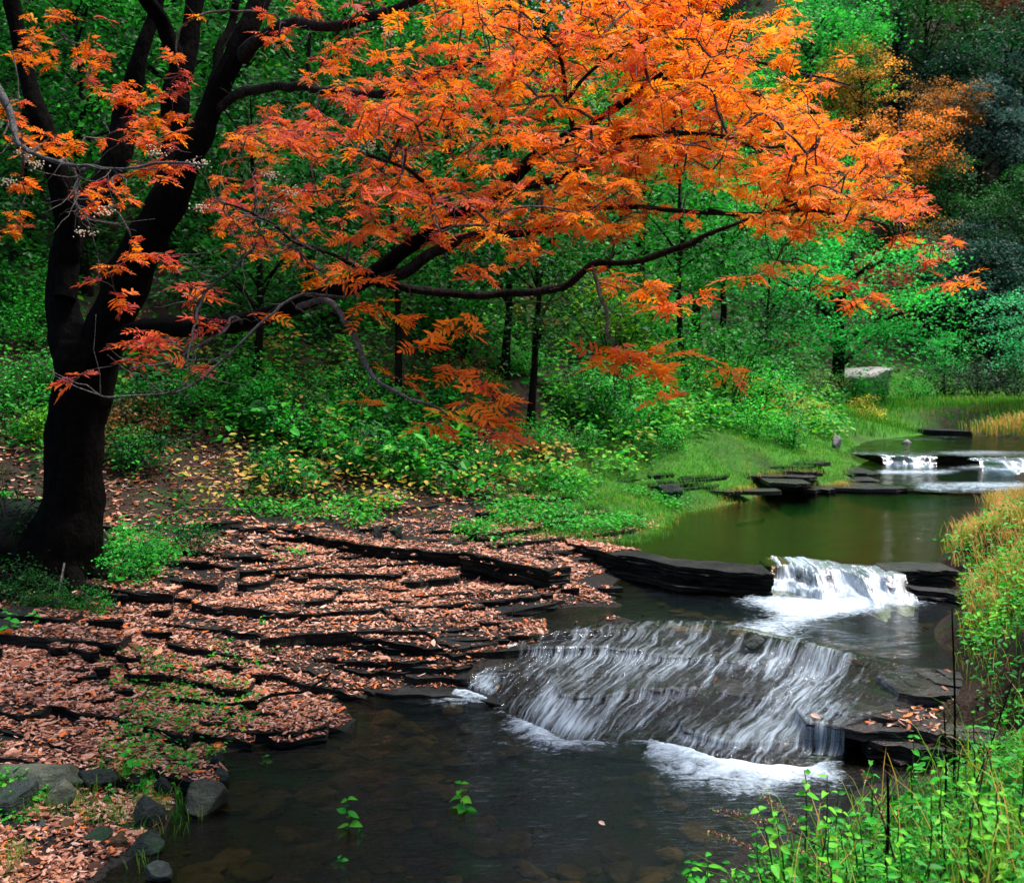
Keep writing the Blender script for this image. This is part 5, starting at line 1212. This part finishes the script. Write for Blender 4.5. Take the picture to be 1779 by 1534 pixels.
# right bank
def okr(x, y, px):
    z = tps(x, y); sh = np.where(y > 10.6, ZU, np.where(y > 8.6, ZM, .0)) + .05
    right = x > np.interp(y, [2, 4.4, 5.0, 5.6, 6.1, 7.2, 7.8, 9, 10.5, 11.5, 12.6, 14, 16.5, 19], [-.1, .72, 1.1, 1.8, 2.8, 3.12, 3.3, 3.85, 4.42, 4.65, 5.0, 5.7, 7.1, 9])
    return right & (z > sh)
x, y = samp(2100, 8.2, 17, 1640, 1960, okr)
blades('grass', 'dry yellow orange grass mound on the right bank of the upper pool', x, y, 9, .16, lambda x, y: .84 + .14 * fbm(x * 1.2, y * 1.2, 3) - .2 * (1 - sstep(7.6, 9.4, y)), grow=.2, bend=.9, spread=.07)
x, y = samp(1500, 2.7, 9.6, 1250, 2050, okr)
blades('grass', 'tangled green and yellow grass on the near right bank', x, y, 7, .13, lambda x, y: .42 + .34 * fbm(x * 2.2, y * 2.2, 7) + .10 * sstep(5, 8, y), bend=.9, w=.03)
x, y = samp(1500, 3.0, 9.8, 1180, 2000, lambda x, y, px: okr(x, y, px) & (fbm(x * 1.8, y * 1.8, 23) > -.25))
herbs('ground_cover', 'small green and yellowish leaves covering the near right bank', x, y, 9, .042, .12, .10, lambda x, y: .58 + .3 * fbm(x * 2, y * 2, 9), aspect=.5)
x, y = samp(700, 7.8, 12, 1640, 1900, okr)
herbs('ground_cover', 'green leaves hanging over the edge of the right bank', x, y, 9, .05, .14, .14, .66, var=.2, aspect=.5)
x, y = samp(500, 4.5, 9, -60, 700, lambda x, y, px: (H0(x, y) > .05) & (fbm(x * 1.4, y * 1.4, 83) > .22))
herbs('ground_cover', 'tiny green seedlings between the stones and slabs of the terrace', x, y, 5, .03, .05, .06, .6, surf=1)
x, y = samp(170, 3.2, 6, 1300, 1900, okr)
blades('grass', 'long thin grass blades rising among the right foreground plants', x, y, 3, .36, .55, .2, bend=1.0, w=.014, spread=.05)
x, y = samp(160, 4.6, 6.4, -40, 330, lambda x, y, px: (H0(x, y) > .03) & (fbm(x * 2.4, y * 2.4, 88) > .05))
blades('grass', 'thin green grass tufts among the stones at lower left', x, y, 10, .10, .38, bend=.7, w=.03, spread=.03, surf=1)

# ------------------------------------------------------------------ plants that can be told apart
def leaf_tmpl(seed, ser=0):
    r = np.random.default_rng(seed); t = np.array([0, .12, .3, .5, .7, .88, 1.0]); w = np.array([.03, .55, .95, 1.0, .72, .3, 0.0]) * .5
    z = -.25 * t ** 2 + .05 * np.sin(t * 5 + seed); V = []; Fq = []
    for k in range(7): V += [(t[k], w[k], z[k] + .12 * w[k] * 2), (t[k], 0, z[k]), (t[k], -w[k], z[k] + .12 * w[k] * 2)]
    for k in range(6):
        for s in (0, 1): Fq.append((3 * k + s, 3 * k + s + 1, 3 * k + s + 4, 3 * k + s + 3))
    return np.array(V, float), np.array(Fq)
LT = [leaf_tmpl(s) for s in range(3)]; LTm = {}
def leaf_obj(kind, rn, aspect):
    key = (kind, int(rn * 8), aspect)
    if key not in LTm: LTm[key] = mesh_np('leaf', LT[kind][0] * np.array([1, aspect, 1]), LT[kind][1], M['green'], True, {'rnd': np.full(21, (key[1] + .5) / 8)})
    return LTm[key]
STM = {}
def herb(p, h, label, rank=None, pairs=5, leaf=.06, lean=(0, 0), rn=.7, aspect=.6, group=None, px=0, stem='stem', spike=0, cat='plant'):
    p = np.asarray(p, float); root = link('herb', None, loc=p, cat=cat, group=group)
    t = np.linspace(0, 1, 8); ax = np.stack([lean[0] * t ** 1.6, lean[1] * t ** 1.6, h * t - .25 * np.hypot(*lean) * t ** 2], 1) + np.stack([fbm(t * 4, t * 0, int(px) % 97), fbm(t * 4, t * 0, int(px) % 89), t * 0], 1) * .02
    ax[0, 2] = -.03
    link('stem', tubes_mesh('stem', [(ax, np.linspace(.004, .0015, 8) * (1 + h), 5)], M[stem]), root)
    if stem == 'stem': root.children[0].data.attributes.new('rnd', 'FLOAT', 'POINT')
    ph = random.uniform(0, 3)
    for k in range(pairs):
        s = .18 + .80 * k / max(pairs - 1, 1); c = np.array([np.interp(s, t, ax[:, q]) for q in range(3)]); ph += 1.57 + random.uniform(-.3, .3)
        for sg in (0, math.pi):
            if random.random() < .12: continue
            a = ph + sg + random.uniform(-.3, .3); di = np.array([[math.cos(a), math.sin(a), random.uniform(-.25, .45)]]); nr = rnd_dirs(1, 1.0, .3) + np.array([[0, -.3, 0]])
            R = frames(di, nr)[0]; L = leaf * (1.15 - .55 * s) * random.uniform(.75, 1.2)
            link('leaf', leaf_obj(random.randrange(3), float(np.clip(random.gauss(rn, .12), 0, .99)), aspect), root, mw=mw_of(R, c, L))
    if spike:
        n = 90; s = 1 - spike * rng.random(n) ** 1.0
        pos = np.stack([np.interp(s, t, ax[:, q]) for q in range(3)], 1) + rng.normal(0, .007, (n, 3)); di = rnd_dirs(n, .4, .8)
        V, Fc, r_ = inst(wid(LEAF4, .5), pos, frames(di, rnd_dirs(n)), np.full(n, .014), rng.uniform(.3, .75, n)); link('seed_spike', mesh_np('seed_spike', V, Fc, M['litter'], False, {'rnd': r_}), root, kind='stuff')
    if rank: ranked(root, px, label, rank)
    else: root['label'] = label
    return root
def G(px, d):                           # a place on the ground at a column of the picture
    x = (px - CX) / F * d; return np.array([x, d, float(drop(np.array([x]), np.array([d]))[0][0])])
k = 0
for px in np.linspace(1340, 1790, 20):
    d = random.uniform(3.7, 4.7) if px > 1450 else random.uniform(4.5, 5.1)
    herb(G(px + random.uniform(-10, 10), d), random.uniform(.34, .58), 'broad leaved green plant at lower right', 'x', pairs=random.choice([6, 7, 8]), leaf=random.uniform(.045, .085), lean=(random.uniform(-.10, .05), random.uniform(-.08, .05)), rn=random.choice([.5, .7, .8, .85, .95]), aspect=random.choice([.5, .62, .7]), group='broad leaved plants in the right foreground', px=px)
for px in np.linspace(1180, 1780, 24):
    d = random.uniform(3.3, 4.2) if px > 1400 else random.uniform(4.3, 4.8)
    herb(G(px + random.uniform(-15, 15), d), random.uniform(.18, .36), 'narrow leaved green herb at bottom right', 'x', pairs=7, leaf=random.uniform(.05, .085), lean=(random.uniform(-.12, .05), random.uniform(-.06, .06)), rn=.72, aspect=.42, group='narrow leaved herbs at the bottom right', px=px)
for px in (1470, 1530, 1600, 1680, 1740, 1710):
    herb(G(px, random.uniform(4.9, 5.7)), random.uniform(.35, .5), 'upright green plant against the wet rock shelf', 'of those in front of the shelf', pairs=6, leaf=.06, rn=.68, group='plants in front of the rock shelf', px=px)
for k, (p0, h, ln, lab) in enumerate([(G(1480, 5.0), .42, (-.62, .1), 'long arching reddish seed stalk leaning over the cascade'), (G(1440, 5.2), .36, (-.26, .15), 'short reddish seed stalk beside the long arching one'), (G(1310, 4.75), .16, (-.42, .0), 'brown feathery seed stalk lying low over the pool at the bottom'), (G(1360, 4.6), .14, (-.40, -.05), 'second brown seed stalk just below the low feathery one'), (G(1370, 5.1), .26, (-.34, .1), 'thin leafy stalk leaning left over the pool edge'), (G(1580, 4.6), .5, (-.12, .1), 'reddish seed stalk standing among the foreground plants'), (G(1700, 4.4), .5, (.1, .05), 'brown seed stalk near the right edge of the foreground'), (G(1500, 4.3), .34, (-.2, .05), 'short brown seed stalk at the left of the foreground plants')]):
    herb(p0, h, lab, pairs=6, leaf=.035, lean=ln, rn=.6, aspect=.35, stem='stalk', spike=.5, px=1000 + k * 31)
for k, (px, d, py1, w, lean_px, lab) in enumerate([(1676, 5.6, 1058, .008, -22, 'tall thin black dead stalk standing upright on the right bank'), (1690, 5.2, 1180, .005, 70, 'thin dark stalk leaning right beside the tall black stalk'), (1660, 5.3, 1235, .007, -20, 'short black stalk with withered head near the tall one'), (1556, 4.5, 1330, .010, -14, 'dark dead stem among the bright green foreground plants')]):
    p0 = G(px, d); top = D(px + lean_px, py1, d + .05); pts = smooth_line([p0, (p0 + top) / 2 + np.array([.01, 0, 0]), top], 8)
    root = link('dead_stalk', tubes_mesh('dead_stalk', [(pts - p0, np.linspace(w, w * .5, 8), 5)] + [((np.array([pts[q], pts[q] + np.array([random.uniform(-.05, .05), .01, .06])]) - p0), np.array([.003, .001]), 4) for q in (3, 5, 6)], M['bark']), loc=p0, label=lab, cat='dead stalk')
# near the trunk, on the stones and standing in the pool
for k, (px, py, z, h, n, lf, rn, lab) in enumerate([(150, 930, .75, .25, 4, .10, .62, 'leafy sprig growing out of the dark bank by the big trunk'), (215, 950, .72, .30, 5, .11, .66, 'larger leafy sprig right of the big trunk foot'), (200, 1000, .66, .22, 4, .09, .6, 'low leafy sprig below the big trunk foot'), (230, 870, .85, .38, 6, .12, .64, 'tall bright green plant just right of the big trunk'), (60, 1080, .52, .15, 4, .08, .6, 'small green plant at the left edge under the trunk'), (95, 1040, .6, .16, 4, .09, .62, 'leafy green plant in front of the root of the big trunk'), (265, 985, .66, .2, 5, .10, .66, 'bushy bright green plant right of the trunk at the terrace edge'), (180, 1045, .55, .14, 4, .08, .62, 'small leafy plant below the bright plant near the trunk'), (20, 1110, .46, .12, 3, .08, .62, 'green seedling at the far left edge of the terrace'),
        (225, 1340, .14, .16, 5, .075, .6, 'green plant growing between the stones at lower left'), (250, 1352, .12, .11, 4, .06, .62, 'smaller green plant right of the one between the stones'), (190, 1385, .1, .10, 4, .05, .58, 'low green plant left of the dark rounded boulder'), (455, 1052, .5, .08, 3, .05, .62, 'tiny green plant alone on the leafy terrace'), (460, 1300, .05, .06, 3, .045, .66, 'green sprigs at the pool edge'),
        (805, 1412, -.02, .20, 5, .095, .75, 'green sprig standing in the middle of the dark pool'), (605, 1446, -.02, .22, 6, .08, .75, 'taller green sprig standing in the pool, left of the middle'), (625, 1452, -.02, .06, 3, .05, .6, 'low green sprig at the foot of the taller one in the pool'), (590, 1500, -.02, .07, 4, .05, .55, 'green sprig in the pool near the bottom edge'), (1345, 930, .5, .1, 3, .1, .5, 'green weed at the edge of the upper pool')][:-1]):
    p = P(px, py, z); zz = drop(p[None, 0], p[None, 1])[0][0]
    herb((p[0], p[1], zz if z > 0 else -.05), h, lab, pairs=n, leaf=lf, rn=rn, aspect=.62, px=px)
finish_labels()
